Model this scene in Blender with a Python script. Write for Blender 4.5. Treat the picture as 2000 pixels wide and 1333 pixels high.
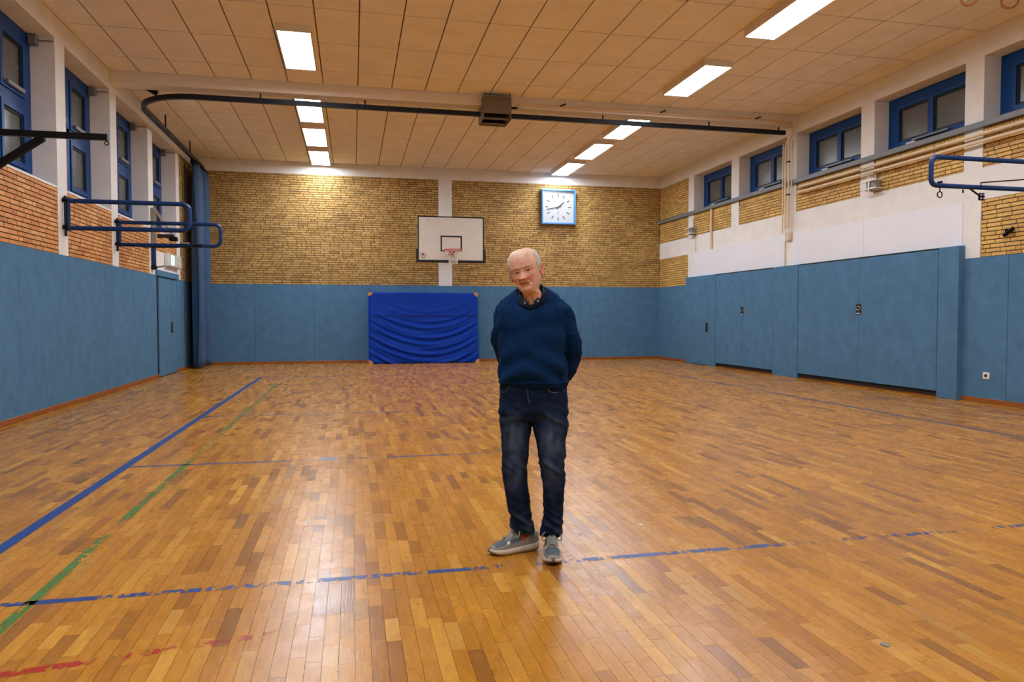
import bpy, bmesh, math, random
import numpy as np
from mathutils import Vector, Matrix, noise as mnoise

# ------------------------------------------------------------------ clean
for o in list(bpy.data.objects):
    bpy.data.objects.remove(o, do_unlink=True)
random.seed(7)
scene = bpy.context.scene
COL = scene.collection
PI = math.pi

# ------------------------------------------------------------------ camera
F_PX, YAW, PITCH, ROLL, CAM_Z = 1406.2, 0.2177, -0.0339, -0.0007, 1.30
_f = np.array([math.sin(YAW)*math.cos(PITCH), math.cos(YAW)*math.cos(PITCH), math.sin(PITCH)])
_r = np.array([math.cos(YAW), -math.sin(YAW), 0.0]); _u = np.cross(_r, _f)
_c, _s = math.cos(ROLL), math.sin(ROLL)
CR, CU, CF = _r*_c+_u*_s, _u*_c-_r*_s, _f
cam_d = bpy.data.cameras.new('camera'); cam = bpy.data.objects.new('camera', cam_d); COL.objects.link(cam)
cam_d.sensor_width = 36.0; cam_d.lens = F_PX/2000*36; cam_d.clip_start = .05; cam_d.clip_end = 100
cam.matrix_world = Matrix(((CR[0], CU[0], -CF[0], 0), (CR[1], CU[1], -CF[1], 0), (CR[2], CU[2], -CF[2], CAM_Z), (0, 0, 0, 1)))
cam_d.dof.use_dof = True; cam_d.dof.focus_distance = 3.85; cam_d.dof.aperture_fstop = 7.0
scene.camera = cam

# ------------------------------------------------------------------ world (night outside), exposure
w = bpy.data.worlds.new('night'); scene.world = w; w.use_nodes = True
w.node_tree.nodes['Background'].inputs[0].default_value = (.05, .07, .1, 1)
w.node_tree.nodes['Background'].inputs[1].default_value = .05
vs = scene.view_settings
vs.view_transform = 'Standard'; vs.look = 'None'; vs.gamma = 1.0; vs.exposure = 0.0; vs.use_curve_mapping = False
LAMP_STRENGTH = 30.0
LAMP_COLOR = (.93, 1.0, 1.09)
scene.cycles.use_denoising = True
scene.cycles.max_bounces = 6; scene.cycles.diffuse_bounces = 4; scene.cycles.glossy_bounces = 3
scene.cycles.transparent_max_bounces = 12
scene.cycles.sample_clamp_indirect = 6.0
scene.cycles.caustics_reflective = False; scene.cycles.caustics_refractive = False

# ------------------------------------------------------------------ room dimensions (metres)
XL, XR, YB, ZC, ZP = -4.064, 9.253, 20.755, 5.561, 2.19
YR = -6.3                                        # rear wall, behind the camera
LINT = 5.235                                     # underside of the lintels
SILL_L, SILL_R = 3.15, 4.15
PILL = [(6.74, 7.08), (9.09, 9.43), (11.41, 11.76), (13.75, 14.10), (16.09, 16.45), (18.47, 18.80)]

def ray(px, py): return CF*F_PX + CR*(px-1000) - CU*(py-666.5)
def project(p):
    d = np.asarray(p, float)-np.array([0, 0, CAM_Z]); z = d@CF
    return 1000+F_PX*(d@CR)/z, 666.5-F_PX*(d@CU)/z, z

# ------------------------------------------------------------------ helpers: objects
def srgb(r, g, b):
    f = lambda v: (v/12.92 if v <= .04045 else ((v+.055)/1.055)**2.4)
    return tuple(f(v/255.) for v in (r, g, b))

def tag(o, label=None, cat=None, group=None, kind=None):
    if label: o['label'] = label
    if cat: o['category'] = cat
    if group: o['group'] = group
    if kind: o['kind'] = kind
    return o

def empty(name, loc=(0, 0, 0), label=None, cat=None, group=None, kind=None):
    o = bpy.data.objects.new(name, None); COL.objects.link(o); o.location = loc
    o.empty_display_size = .1
    return tag(o, label, cat, group, kind)

def link(name, me, parent=None, loc=(0, 0, 0)):
    o = bpy.data.objects.new(name, me); COL.objects.link(o)
    o.location = loc
    if parent is not None: o.parent = parent
    return o

class MB:
    """collects simple shapes in world coordinates; build() links them as ONE mesh object"""
    def __init__(s): s.v = []; s.f = []; s.m = []; s.sm = []
    def add(s, verts, faces, mat=0, smooth=False):
        n = len(s.v); s.v += [tuple(p) for p in verts]
        for f in faces: s.f.append(tuple(i+n for i in f)); s.m.append(mat); s.sm.append(smooth)
        return s
    def box(s, x0, x1, y0, y1, z0, z1, mat=0):
        v = [(x, y, z) for z in (z0, z1) for y in (y0, y1) for x in (x0, x1)]
        return s.add(v, [(0, 2, 3, 1), (4, 5, 7, 6), (0, 1, 5, 4), (2, 6, 7, 3), (0, 4, 6, 2), (1, 3, 7, 5)], mat)
    def cbox(s, x0, x1, y0, y1, z0, z1, c=.006, mat=0):
        """box with chamfered edges"""
        c = min(c, (x1-x0)*.45, (y1-y0)*.45, (z1-z0)*.45)
        bm = bmesh.new(); bmesh.ops.create_cube(bm, size=1)
        for p in bm.verts: p.co = Vector(((x0+x1)/2+p.co.x*(x1-x0), (y0+y1)/2+p.co.y*(y1-y0), (z0+z1)/2+p.co.z*(z1-z0)))
        bmesh.ops.bevel(bm, geom=bm.edges[:], offset=c, segments=1, affect='EDGES')
        bm.verts.index_update()
        s.add([p.co[:] for p in bm.verts], [[q.index for q in f.verts] for f in bm.faces], mat); bm.free(); return s
    def tube(s, pts, r, n=10, mat=0, cap=True, closed=False):
        pts = [Vector(p) for p in pts]; m = len(pts)
        rr = r if isinstance(r, (list, tuple)) else [r]*m
        rings = []; prev = None
        for i, p in enumerate(pts):
            if closed: t = (pts[(i+1) % m]-pts[i-1])
            else: t = (pts[min(i+1, m-1)]-pts[max(i-1, 0)])
            t.normalize()
            if prev is None:
                a = Vector((0, 0, 1)) if abs(t.z) < .9 else Vector((1, 0, 0))
                nx = t.cross(a).normalized()
            else:
                nx = (prev-t*prev.dot(t)).normalized()
            prev = nx; ny = t.cross(nx)
            rings.append([p+(nx*math.cos(2*PI*k/n)+ny*math.sin(2*PI*k/n))*rr[i] for k in range(n)])
        v = [q for R_ in rings for q in R_]; f = []
        for i in range(m if closed else m-1):
            a, b = i*n, ((i+1) % m)*n
            for k in range(n): f.append((a+k, a+(k+1) % n, b+(k+1) % n, b+k))
        s.add(v, f, mat, True)
        if cap and not closed:
            s.add(rings[0], [tuple(range(n))[::-1]], mat); s.add(rings[-1], [tuple(range(n))], mat)
        return s
    def ringloft(s, rings, mat=0, cap0=True, cap1=True, smooth=True):
        n = len(rings[0]); v = [p for R_ in rings for p in R_]; f = []
        for i in range(len(rings)-1):
            for k in range(n): f.append((i*n+k, i*n+(k+1) % n, (i+1)*n+(k+1) % n, (i+1)*n+k))
        if cap0: f.append(tuple(range(n))[::-1])
        if cap1: f.append(tuple(range((len(rings)-1)*n, len(rings)*n)))
        return s.add(v, f, mat, smooth)
    def cyl(s, c, axis, r, h, n=16, mat=0):
        c = Vector(c); a = Vector(axis).normalized()
        return s.tube([c-a*h/2, c+a*h/2], r, n, mat)
    def mesh(s, name, mats, off=(0, 0, 0)):
        me = bpy.data.meshes.new(name)
        v = np.array(s.v, dtype=float)-np.array(off)
        me.from_pydata([tuple(p) for p in v], [], s.f)
        for m in (mats if isinstance(mats, (list, tuple)) else [mats]): me.materials.append(m)
        me.polygons.foreach_set('material_index', s.m); me.polygons.foreach_set('use_smooth', s.sm)
        me.update(); return me
    def build(s, name, mats, parent=None):
        off = tuple(parent.matrix_basis.translation) if parent is not None else (0, 0, 0)
        if parent is not None and parent.parent is not None:
            off = tuple(Vector(off)+parent.parent.matrix_basis.translation)
        if parent is None:                        # origin at the base centre of the thing
            a = np.array(s.v); lo, hi = a.min(0), a.max(0)
            off = ((lo[0]+hi[0])/2, (lo[1]+hi[1])/2, lo[2])
            return link(name, s.mesh(name, mats, off), None, off)
        return link(name, s.mesh(name, mats, off), parent)

def fillet(pts, r, n=6):
    """polyline with rounded corners"""
    pts = [Vector(p) for p in pts]; out = [pts[0]]
    for a, b, c in zip(pts, pts[1:], pts[2:]):
        u, v = (a-b).normalized(), (c-b).normalized()
        p0, p1 = b+u*r, b+v*r
        for i in range(n+1):
            t = i/n; out.append(p0*(1-t)**2+b*2*t*(1-t)+p1*t*t)
    return out+[pts[-1]]

# ------------------------------------------------------------------ helpers: materials
def new_mat(name):
    m = bpy.data.materials.new(name); m.use_nodes = True
    nt = m.node_tree; return m, nt, nt.nodes['Principled BSDF']
def N(nt, typ, **kw):
    n = nt.nodes.new(typ)
    for k, v in kw.items():
        if k in ('operation', 'data_type', 'blend_type', 'attribute_name', 'interpolation', 'noise_dimensions', 'wave_type', 'bands_direction', 'feature', 'distance', 'clamp', 'use_clamp'): setattr(n, k, v)
        else: n.inputs[k].default_value = v
    return n
def L(nt, a, ai, b, bi): nt.links.new(a.outputs[ai], b.inputs[bi])
def mathn(nt, op, a, b=None, clamp=False):
    n = nt.nodes.new('ShaderNodeMath'); n.operation = op; n.use_clamp = clamp
    for i, q in enumerate((a, b)):
        if q is None: continue
        if isinstance(q, (int, float)): n.inputs[i].default_value = q
        else: nt.links.new(q, n.inputs[i])
    return n.outputs[0]
def mixc(nt, fac, a, b, mode='MIX'):
    n = nt.nodes.new('ShaderNodeMix'); n.data_type = 'RGBA'; n.blend_type = mode
    for i, q in ((0, fac), (6, a), (7, b)):
        if isinstance(q, (int, float)): n.inputs[i].default_value = q
        elif isinstance(q, tuple): n.inputs[i].default_value = (*q[:3], 1)
        else: nt.links.new(q, n.inputs[i])
    return n.outputs[2]
def ramp(nt, fac, stops):
    n = nt.nodes.new('ShaderNodeValToRGB'); cr = n.color_ramp
    while len(cr.elements) < len(stops): cr.elements.new(.5)
    for e, (p, c) in zip(cr.elements, stops): e.position = p; e.color = (*c[:3], 1)
    nt.links.new(fac, n.inputs[0]); return n.outputs[0]
def pmat(name, col, rough=.5, metal=0., var=.12, vs=6., bump=0., bs=60., spec=.5, sheen=0., stretch=None):
    """principled + world-space noise for tone, roughness and relief"""
    m, nt, p = new_mat(name)
    geo = nt.nodes.new('ShaderNodeNewGeometry'); pos = geo.outputs['Position']
    if stretch:
        mp = nt.nodes.new('ShaderNodeMapping'); mp.inputs['Scale'].default_value = stretch
        nt.links.new(pos, mp.inputs[0]); pos = mp.outputs[0]
    n1 = N(nt, 'ShaderNodeTexNoise', Scale=vs, Detail=4.0, Roughness=.6); nt.links.new(pos, n1.inputs['Vector'])
    lo = tuple(c*(1-var) for c in col); hi = tuple(min(1, c*(1+var)) for c in col)
    c = ramp(nt, n1.outputs[0], [(.3, lo), (.7, hi)])
    nt.links.new(c, p.inputs['Base Color'])
    r = mathn(nt, 'ADD', mathn(nt, 'MULTIPLY', n1.outputs[0], .16), rough-.08, True)
    nt.links.new(r, p.inputs['Roughness'])
    p.inputs['Metallic'].default_value = metal; p.inputs['Specular IOR Level'].default_value = spec
    if sheen: p.inputs['Sheen Weight'].default_value = sheen
    if bump:
        n2 = N(nt, 'ShaderNodeTexNoise', Scale=bs, Detail=3.0); nt.links.new(pos, n2.inputs['Vector'])
        b = nt.nodes.new('ShaderNodeBump'); b.inputs['Strength'].default_value = min(1, bump); b.inputs['Distance'].default_value = .01*max(1, bump)
        nt.links.new(n2.outputs[0], b.inputs['Height']); nt.links.new(b.outputs[0], p.inputs['Normal'])
    return m
def rnd_socket(nt):
    """a random number per piece: the object's own one plus the 'rnd' face attribute of joined fields"""
    oi = nt.nodes.new('ShaderNodeObjectInfo'); at = N(nt, 'ShaderNodeAttribute', attribute_name='rnd')
    return mathn(nt, 'FRACT', mathn(nt, 'ADD', oi.outputs['Random'], at.outputs['Fac']))

def brick_mat(name, stops):
    m, nt, p = new_mat(name); r = rnd_socket(nt)
    c = ramp(nt, r, stops)
    geo = nt.nodes.new('ShaderNodeNewGeometry')
    n1 = N(nt, 'ShaderNodeTexNoise', Scale=22., Detail=5., Roughness=.65); nt.links.new(geo.outputs['Position'], n1.inputs['Vector'])
    c2 = mixc(nt, 1.0, c, ramp(nt, n1.outputs[0], [(.25, (.72,)*3), (.75, (1.12, 1.1, 1.05))]), 'MULTIPLY')
    n3 = N(nt, 'ShaderNodeTexNoise', Scale=1.1, Detail=3.); nt.links.new(geo.outputs['Position'], n3.inputs['Vector'])
    c2 = mixc(nt, 1.0, c2, ramp(nt, n3.outputs[0], [(.3, (.86, .82, .8)), (.65, (1.06, 1.06, 1.02))]), 'MULTIPLY')
    nt.links.new(c2, p.inputs['Base Color']); p.inputs['Roughness'].default_value = .62; p.inputs['Specular IOR Level'].default_value = .35
    b = nt.nodes.new('ShaderNodeBump'); b.inputs['Strength'].default_value = .5; b.inputs['Distance'].default_value = .004
    nt.links.new(n1.outputs[0], b.inputs['Height']); nt.links.new(b.outputs[0], p.inputs['Normal'])
    return m

def wood_floor_mat():
    m, nt, p = new_mat('oak_parquet'); r = rnd_socket(nt)
    c = ramp(nt, r, [(0, srgb(148, 96, 36)), (.10, srgb(174, 114, 34)), (.3, srgb(188, 126, 30)), (.5, srgb(196, 134, 34)),
                     (.7, srgb(184, 124, 36)), (.85, srgb(200, 140, 42)), (.96, srgb(210, 154, 58)), (1, srgb(140, 92, 38))])
    geo = nt.nodes.new('ShaderNodeNewGeometry')
    comb = nt.nodes.new('ShaderNodeCombineXYZ'); nt.links.new(mathn(nt, 'MULTIPLY', r, 37.), comb.inputs[0]); nt.links.new(mathn(nt, 'MULTIPLY', r, 91.), comb.inputs[1])
    add = nt.nodes.new('ShaderNodeVectorMath'); add.operation = 'ADD'
    nt.links.new(geo.outputs['Position'], add.inputs[0]); nt.links.new(comb.outputs[0], add.inputs[1])
    mp = nt.nodes.new('ShaderNodeMapping'); mp.inputs['Scale'].default_value = (95, 5, 1); nt.links.new(add.outputs[0], mp.inputs[0])
    g1 = N(nt, 'ShaderNodeTexNoise', Scale=1.0, Detail=5., Roughness=.65, Distortion=.6); nt.links.new(mp.outputs[0], g1.inputs['Vector'])
    mp2 = nt.nodes.new('ShaderNodeMapping'); mp2.inputs['Scale'].default_value = (22, 5, 1); nt.links.new(add.outputs[0], mp2.inputs[0])
    g2 = N(nt, 'ShaderNodeTexNoise', Scale=1.0, Detail=3., Distortion=1.5); nt.links.new(mp2.outputs[0], g2.inputs['Vector'])
    c = mixc(nt, 1., c, ramp(nt, g1.outputs[0], [(.28, (.84, .81, .76)), (.5, (1, 1, 1)), (.75, (1.06, 1.06, 1.04))]), 'MULTIPLY')
    c = mixc(nt, 1., c, ramp(nt, g2.outputs[0], [(.3, (.88, .85, .80)), (.6, (1.04, 1.04, 1.02))]), 'MULTIPLY')
    # dark scuffs and wear in patches
    n3 = N(nt, 'ShaderNodeTexNoise', Scale=.9, Detail=6., Roughness=.7); nt.links.new(geo.outputs['Position'], n3.inputs['Vector'])
    c = mixc(nt, 1., c, ramp(nt, n3.outputs[0], [(.3, (.84, .80, .76)), (.6, (1.04, 1.03, 1.0))]), 'MULTIPLY')
    n4 = N(nt, 'ShaderNodeTexNoise', Scale=26., Detail=2.); nt.links.new(add.outputs[0], n4.inputs['Vector'])
    c = mixc(nt, 1., c, ramp(nt, n4.outputs[0], [(.235, (.45, .34, .25)), (.275, (1, 1, 1))]), 'MULTIPLY')
    nt.links.new(c, p.inputs['Base Color'])
    n5 = N(nt, 'ShaderNodeTexNoise', Scale=7., Detail=4., Roughness=.6); nt.links.new(geo.outputs['Position'], n5.inputs['Vector'])
    ro = mathn(nt, 'ADD', mathn(nt, 'MULTIPLY', n5.outputs[0], .16), .17)
    ro = mathn(nt, 'ADD', ro, mathn(nt, 'MULTIPLY', r, .04))
    nt.links.new(ro, p.inputs['Roughness']); p.inputs['Specular IOR Level'].default_value = .5
    b = nt.nodes.new('ShaderNodeBump'); b.inputs['Strength'].default_value = .16; b.inputs['Distance'].default_value = .003
    hh = mathn(nt, 'ADD', g1.outputs[0], mathn(nt, 'MULTIPLY', n5.outputs[0], 2.))
    nt.links.new(hh, b.inputs['Height']); nt.links.new(b.outputs[0], p.inputs['Normal'])
    return m

def paint_mat(name, col, worn, fade_axis=None, f0=0., f1=1.):
    """worn floor paint: flaked away by noise"""
    m, nt, p = new_mat(name); out = nt.nodes['Material Output']
    geo = nt.nodes.new('ShaderNodeNewGeometry')
    mp = nt.nodes.new('ShaderNodeMapping'); mp.inputs['Scale'].default_value = (26, 12, 1); nt.links.new(geo.outputs['Position'], mp.inputs[0])
    n1 = N(nt, 'ShaderNodeTexNoise', Scale=1., Detail=6., Roughness=.7); nt.links.new(mp.outputs[0], n1.inputs['Vector'])
    n2 = N(nt, 'ShaderNodeTexNoise', Scale=1.7, Detail=3.); nt.links.new(geo.outputs['Position'], n2.inputs['Vector'])
    h = mathn(nt, 'ADD', mathn(nt, 'MULTIPLY', n1.outputs[0], .6), mathn(nt, 'MULTIPLY', n2.outputs[0], .4))
    th = worn
    if fade_axis is not None:
        sp = nt.nodes.new('ShaderNodeSeparateXYZ'); nt.links.new(geo.outputs['Position'], sp.inputs[0])
        mr = nt.nodes.new('ShaderNodeMapRange'); nt.links.new(sp.outputs[fade_axis], mr.inputs[0])
        mr.inputs[1].default_value = f0; mr.inputs[2].default_value = f1; mr.inputs[3].default_value = worn; mr.inputs[4].default_value = worn+.14
        th = mr.outputs[0]
    a = mathn(nt, 'MULTIPLY', mathn(nt, 'SUBTRACT', h, th), 26., True)
    c = ramp(nt, n1.outputs[0], [(.3, tuple(q*.8 for q in col)), (.7, tuple(min(1, q*1.15) for q in col))])
    nt.links.new(c, p.inputs['Base Color']); p.inputs['Roughness'].default_value = .36
    tr = nt.nodes.new('ShaderNodeBsdfTransparent'); mx = nt.nodes.new('ShaderNodeMixShader')
    nt.links.new(a, mx.inputs[0]); nt.links.new(tr.outputs[0], mx.inputs[1]); nt.links.new(p.outputs[0], mx.inputs[2])
    nt.links.new(mx.outputs[0], out.inputs[0])
    return m

def emit_mat(name, col, strength):
    m, nt, p = new_mat(name)
    p.inputs['Base Color'].default_value = (.9, .9, .9, 1)
    p.inputs['Emission Color'].default_value = (*col, 1); p.inputs['Emission Strength'].default_value = strength
    return m

def attr_mat(name, rough, spec=.4, bump=0., bs=200., sheen=0., sss=0., stretch=None):
    """colour from the mesh's own colour attribute 'col' plus fine relief"""
    m, nt, p = new_mat(name)
    at = N(nt, 'ShaderNodeAttribute', attribute_name='col')
    tc = nt.nodes.new('ShaderNodeTexCoord'); pos = tc.outputs['Object']
    if stretch:
        mp = nt.nodes.new('ShaderNodeMapping'); mp.inputs['Scale'].default_value = stretch; nt.links.new(pos, mp.inputs[0]); pos = mp.outputs[0]
    n1 = N(nt, 'ShaderNodeTexNoise', Scale=bs, Detail=3.); nt.links.new(pos, n1.inputs['Vector'])
    c = mixc(nt, 1., at.outputs['Color'], ramp(nt, n1.outputs[0], [(.3, (.86,)*3), (.7, (1.1,)*3)]), 'MULTIPLY')
    nt.links.new(c, p.inputs['Base Color']); p.inputs['Roughness'].default_value = rough; p.inputs['Specular IOR Level'].default_value = spec
    if sheen: p.inputs['Sheen Weight'].default_value = sheen; p.inputs['Sheen Roughness'].default_value = .4
    if sss:
        p.inputs['Subsurface Weight'].default_value = sss; p.inputs['Subsurface Radius'].default_value = (.012, .004, .002); p.inputs['Subsurface Scale'].default_value = .6
    if bump:
        b = nt.nodes.new('ShaderNodeBump'); b.inputs['Strength'].default_value = bump; b.inputs['Distance'].default_value = .002
        nt.links.new(n1.outputs[0], b.inputs['Height']); nt.links.new(b.outputs[0], p.inputs['Normal'])
    return m

M = {}
M['wood'] = wood_floor_mat()
M['joint'] = pmat('floor_joint', srgb(52, 33, 18), .8)
M['baseboard'] = pmat('stained_baseboard', srgb(150, 84, 30), .45, var=.25, vs=3, stretch=(1, 1, 14))
M['panel'] = pmat('blue_needle_felt', srgb(84, 126, 160), .95, var=.12, vs=5., bump=.35, bs=260, spec=.15)
M['panel_dark'] = pmat('dark_gap', srgb(22, 22, 24), .9)
M['plaster'] = pmat('white_plaster', srgb(236, 234, 230), .8, var=.05, vs=3., bump=.12, bs=90, spec=.2)
M['plaster_shaded'] = pmat('shaded_reveal_plaster', srgb(205, 202, 200), .8, var=.05, vs=3., spec=.2)  # same white plaster with the shade of the reveals in its colour; unused
M['board_white'] = pmat('white_board', srgb(236, 238, 246), .5, var=.02, vs=2.)
M['tile'] = pmat('ceiling_tile', srgb(247, 240, 228), .9, var=.05, vs=2., bump=.1, bs=120, spec=.15)
M['ceil_gap'] = pmat('ceiling_void', srgb(92, 70, 46), .9)
M['beam'] = pmat('beam_paint', srgb(240, 234, 226), .8, var=.04, vs=2.)
M['mortar'] = pmat('dark_mortar', srgb(84, 84, 68), .95, var=.2, vs=30)
M['mortar_back'] = pmat('brown_mortar', srgb(74, 60, 38), .95, var=.2, vs=30)
M['brick_back'] = brick_mat('yellow_brick', [(0, srgb(176, 140, 82)), (.2, srgb(196, 160, 96)), (.45, srgb(208, 172, 104)), (.6, srgb(200, 156, 96)), (.8, srgb(216, 182, 116)), (.95, srgb(186, 148, 90)), (1, srgb(170, 138, 88))])
M['brick_left'] = brick_mat('orange_brick', [(0, srgb(206, 138, 82)), (.25, srgb(226, 162, 100)), (.5, srgb(236, 176, 112)), (.7, srgb(218, 150, 90)), (.9, srgb(242, 190, 130)), (1, srgb(200, 132, 78))])
M['brick_right'] = brick_mat('ochre_brick', [(0, srgb(206, 164, 92)), (.25, srgb(224, 182, 104)), (.5, srgb(234, 194, 114)), (.7, srgb(218, 174, 102)), (.9, srgb(240, 204, 128)), (1, srgb(198, 160, 92))])
M['win_blue'] = pmat('window_blue_gloss', srgb(6, 64, 128), .4, var=.06, spec=.25)
M['pane'] = pmat('frosted_night_pane', srgb(92, 94, 90), .25, var=.08, vs=2., spec=.6)
M['gasket'] = pmat('black_gasket', srgb(14, 15, 17), .6)
M['grey_metal'] = pmat('grey_metal', srgb(128, 130, 132), .45, metal=.3)
M['cream_pipe'] = pmat('cream_pipe', srgb(226, 204, 172), .45, var=.06)
M['black_metal'] = pmat('black_metal', srgb(12, 12, 14), .55, var=.2, spec=.2)
M['rail_blue'] = pmat('rail_dark_blue', srgb(20, 28, 40), .45, var=.15, spec=.3)
M['tube_blue'] = pmat('tube_blue', srgb(12, 52, 104), .36, var=.1, spec=.35)
M['steel'] = pmat('brushed_steel', srgb(170, 172, 172), .3, metal=.9)
M['white_metal'] = pmat('white_metal', srgb(225, 225, 222), .4)
M['brown_black'] = pmat('handle_shell', srgb(40, 30, 26), .5)
M['lamp_box'] = pmat('lamp_housing', srgb(232, 222, 206), .5, var=.03)
M['lamp'] = emit_mat('lamp_diffuser', LAMP_COLOR, LAMP_STRENGTH)
# ================================================================== STRUCTURE
def in_view(p, pad=30):
    x, y, z = project(p)
    return z > .3 and -pad < x < 2000+pad and -pad < y < 1333+pad, z

def scatter(parent, name, field, pieces, mats, limit=300):
    """pieces: (centre, dims(dx,dy,dz), apparent size). The largest in view become parts, the rest one joined field."""
    order = sorted(range(len(pieces)), key=lambda i: -pieces[i][2])
    top = set(order[:limit]); cache = {}
    rest = MB(); rr = []
    for i, (c, d, a) in enumerate(pieces):
        hx, hy, hz = d[0]/2, d[1]/2, d[2]/2
        if i in top and a > 0:
            key = tuple(round(q, 3) for q in d)
            if key not in cache: cache[key] = MB().box(-hx, hx, -hy, hy, -hz, hz).mesh(name, mats)
            link(name, cache[key], parent, tuple(c))
        else:
            rest.box(c[0]-hx, c[0]+hx, c[1]-hy, c[1]+hy, c[2]-hz, c[2]+hz); rr += [random.random()]*6
    if rr:
        o = rest.build(field, mats, parent); o['kind'] = 'stuff'
        at = o.data.attributes.new('rnd', 'FLOAT', 'FACE'); at.data.foreach_set('value', rr)

# ---- floor
floor = link('floor', MB().box(XL, XR, YR, YB, -.25, -.005).mesh('floor', M['joint']))
tag(floor, 'oak strip parquet sports floor with worn court lines', 'floor', kind='structure')
pl = []
PW = .061; k0 = int(math.floor(XL/PW)); k1 = int(math.ceil(XR/PW))
for k in range(k0, k1):
    xa = max(XL, -.001+k*PW); xb = min(XR, -.001+(k+1)*PW)
    if xb-xa < .01: continue
    y = YR-random.random()*.4
    while y < YB:
        ln = random.choice((.22, .26, .30, .34, .38, .44, .50, .58)); ya, yb = max(y, YR), min(y+ln, YB); y += ln
        if yb-ya < .02: continue
        c = ((xa+xb)/2, (ya+yb)/2, -.011)
        v, z = in_view((c[0], c[1], 0), 10)
        a = (yb-ya)/(z**3) if v else 0
        pl.append((c, (xb-xa-.0014, yb-ya-.0010, .022), a))
scatter(floor, 'floor_plank', 'plank_field', pl, M['wood'])

def court_line(p0, p1, wd, mat, label):
    a, b = Vector((*p0, .0009)), Vector((*p1, .0009)); d = (b-a).normalized(); n = Vector((-d.y, d.x, 0))*wd/2
    o = link('court_line', MB().add([a-n, a+n, b+n, b-n], [(0, 3, 2, 1)]).mesh('court_line', mat), floor); o['label'] = label
BLUE, GREEN, RED = srgb(18, 66, 138), srgb(74, 122, 58), srgb(176, 40, 26)
pb0 = paint_mat('court_blue', BLUE, .34); pb1 = paint_mat('court_blue_worn', BLUE, .47, 0, -1., 14.)
pb2 = paint_mat('court_blue_thin', BLUE, .445, 0, -.4, 3.2); pg = paint_mat('court_green_worn', GREEN, .468); prd = paint_mat('court_red_worn', RED, .47, 0, -1.1, .6)
pr2 = paint_mat('court_red_thin', srgb(150, 70, 50), .45)
court_line((-1.935, .4), (-1.935, 16.3), .078, pb0, 'solid blue sideline')
court_line((-1.44, 1.4), (-1.44, 14.7), .05, pg, 'worn green line')
court_line((-1.9, 3.622), (7.0, 3.65), .05, pb1, 'flaking blue line across the floor')
court_line((-1.9, 6.76), (1.2, 6.70), .04, pb2, 'thin worn blue cross line')
court_line((-1.9, 9.96), (1.6, 9.9), .05, pb2, 'thin worn blue cross line')
court_line((-1.9, 16.16), (6.97, 16.2), .06, pb2, 'thin blue far cross line')
court_line((7.0, 5.), (6.97, 16.2), .06, paint_mat('court_blue_side', srgb(62, 78, 108), .36), 'worn blue line along the right')
court_line((-1.45, 2.88), (.9, 3.24), .05, prd, 'flaking red line')
court_line((7.42, 14.4), (8.9, 15.95), .07, pr2, 'short red diagonal line')

# ---- ceiling with its tiles and the cross beam
ceiling = link('ceiling', MB().box(XL, XR, YR, YB, ZC+.018, ZC+.3).mesh('ceiling', M['ceil_gap']))
tag(ceiling, 'tan acoustic tile ceiling with dark seams', 'ceiling', kind='structure')
seam_x = [.127+.6178*k for k in range(-7, 16)]; seam_x = [XL]+[x for x in seam_x if XL+.1 < x < XR-.1]+[XR]
rows = [13.77, 13.03]+[13.03-1.3*k for k in range(1, 16)]; rows = [r for r in rows if r > YR]+[YR]
rows_b = [14.10, 14.87, 16.17, 17.47, 18.78, 20.08, YB]
tc = {}; far_tiles = MB()
def ceil_tile(xa, xb, ya, yb):
    c = ((xa+xb)/2, (ya+yb)/2, ZC); d = (round(xb-xa-.018, 3), round(yb-ya-.022, 3))
    if c[1] < 7.0:                                # behind and above the camera
        far_tiles.box(xa+.010, xb-.010, ya+.005, yb-.005, ZC, ZC+.018); return
    if d not in tc: tc[d] = MB().cbox(-d[0]/2, d[0]/2, -d[1]/2, d[1]/2, 0, .018, .003).mesh('ceiling_tile', M['tile'])
    link('ceiling_tile', tc[d], ceiling, c)
for xa, xb in zip(seam_x, seam_x[1:]):
    for yb, ya in zip(rows, rows[1:]): ceil_tile(xa, xb, ya, yb)
    for ya, yb in zip(rows_b, rows_b[1:]): ceil_tile(xa, xb, ya, yb)
o = far_tiles.build('tile_field', M['tile'], ceiling); o['kind'] = 'stuff'
MB().box(XL, XR, 13.77, 14.10, 5.355, ZC+.02).build('beam', M['beam'], ceiling)['label'] = 'cream plaster cross beam'

# ---- bricks
BH, BL = .0625, .25
def brick_region(axis, plane, u0, u1, z0, z1, sgn, seed):
    """pieces of one masonry field; axis 'x' = wall plane at x, running along y"""
    rg = random.Random(seed); out = []
    k = int(math.floor(z0/BH))
    while k*BH < z1-.01:
        za, zb = max(z0, k*BH), min(z1, (k+1)*BH)
        u = -10-rg.random()*.25
        rgk = random.Random(seed*1000+k); u += (k % 2)*.125+rgk.choice((0, .0625, .03))
        while u < u1:
            ln = .125 if rgk.random() < .14 else BL
            ua, ub = max(u, u0), min(u+ln, u1); u += ln
            if ub-ua < .035 or zb-za < .02: continue
            dz = zb-za-.0145; du = ub-ua-.0145; dp = .010+rgk.random()*.003
            cu, cz = (ua+ub)/2, (za+zb)/2
            if axis == 'x': c = (plane+sgn*(-.012+dp/2), cu, cz); d = (dp, du, dz)
            else: c = (cu, plane-(-.012+dp/2), cz); d = (du, dp, dz)
            v, z = in_view(c, 0)
            foreshort = 1.
            if axis == 'x': foreshort = abs(c[0])/math.hypot(c[0], c[1])
            out.append((c, d, (du*dz*foreshort/z**2 if v else 0)))
        k += 1
    return out

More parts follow.
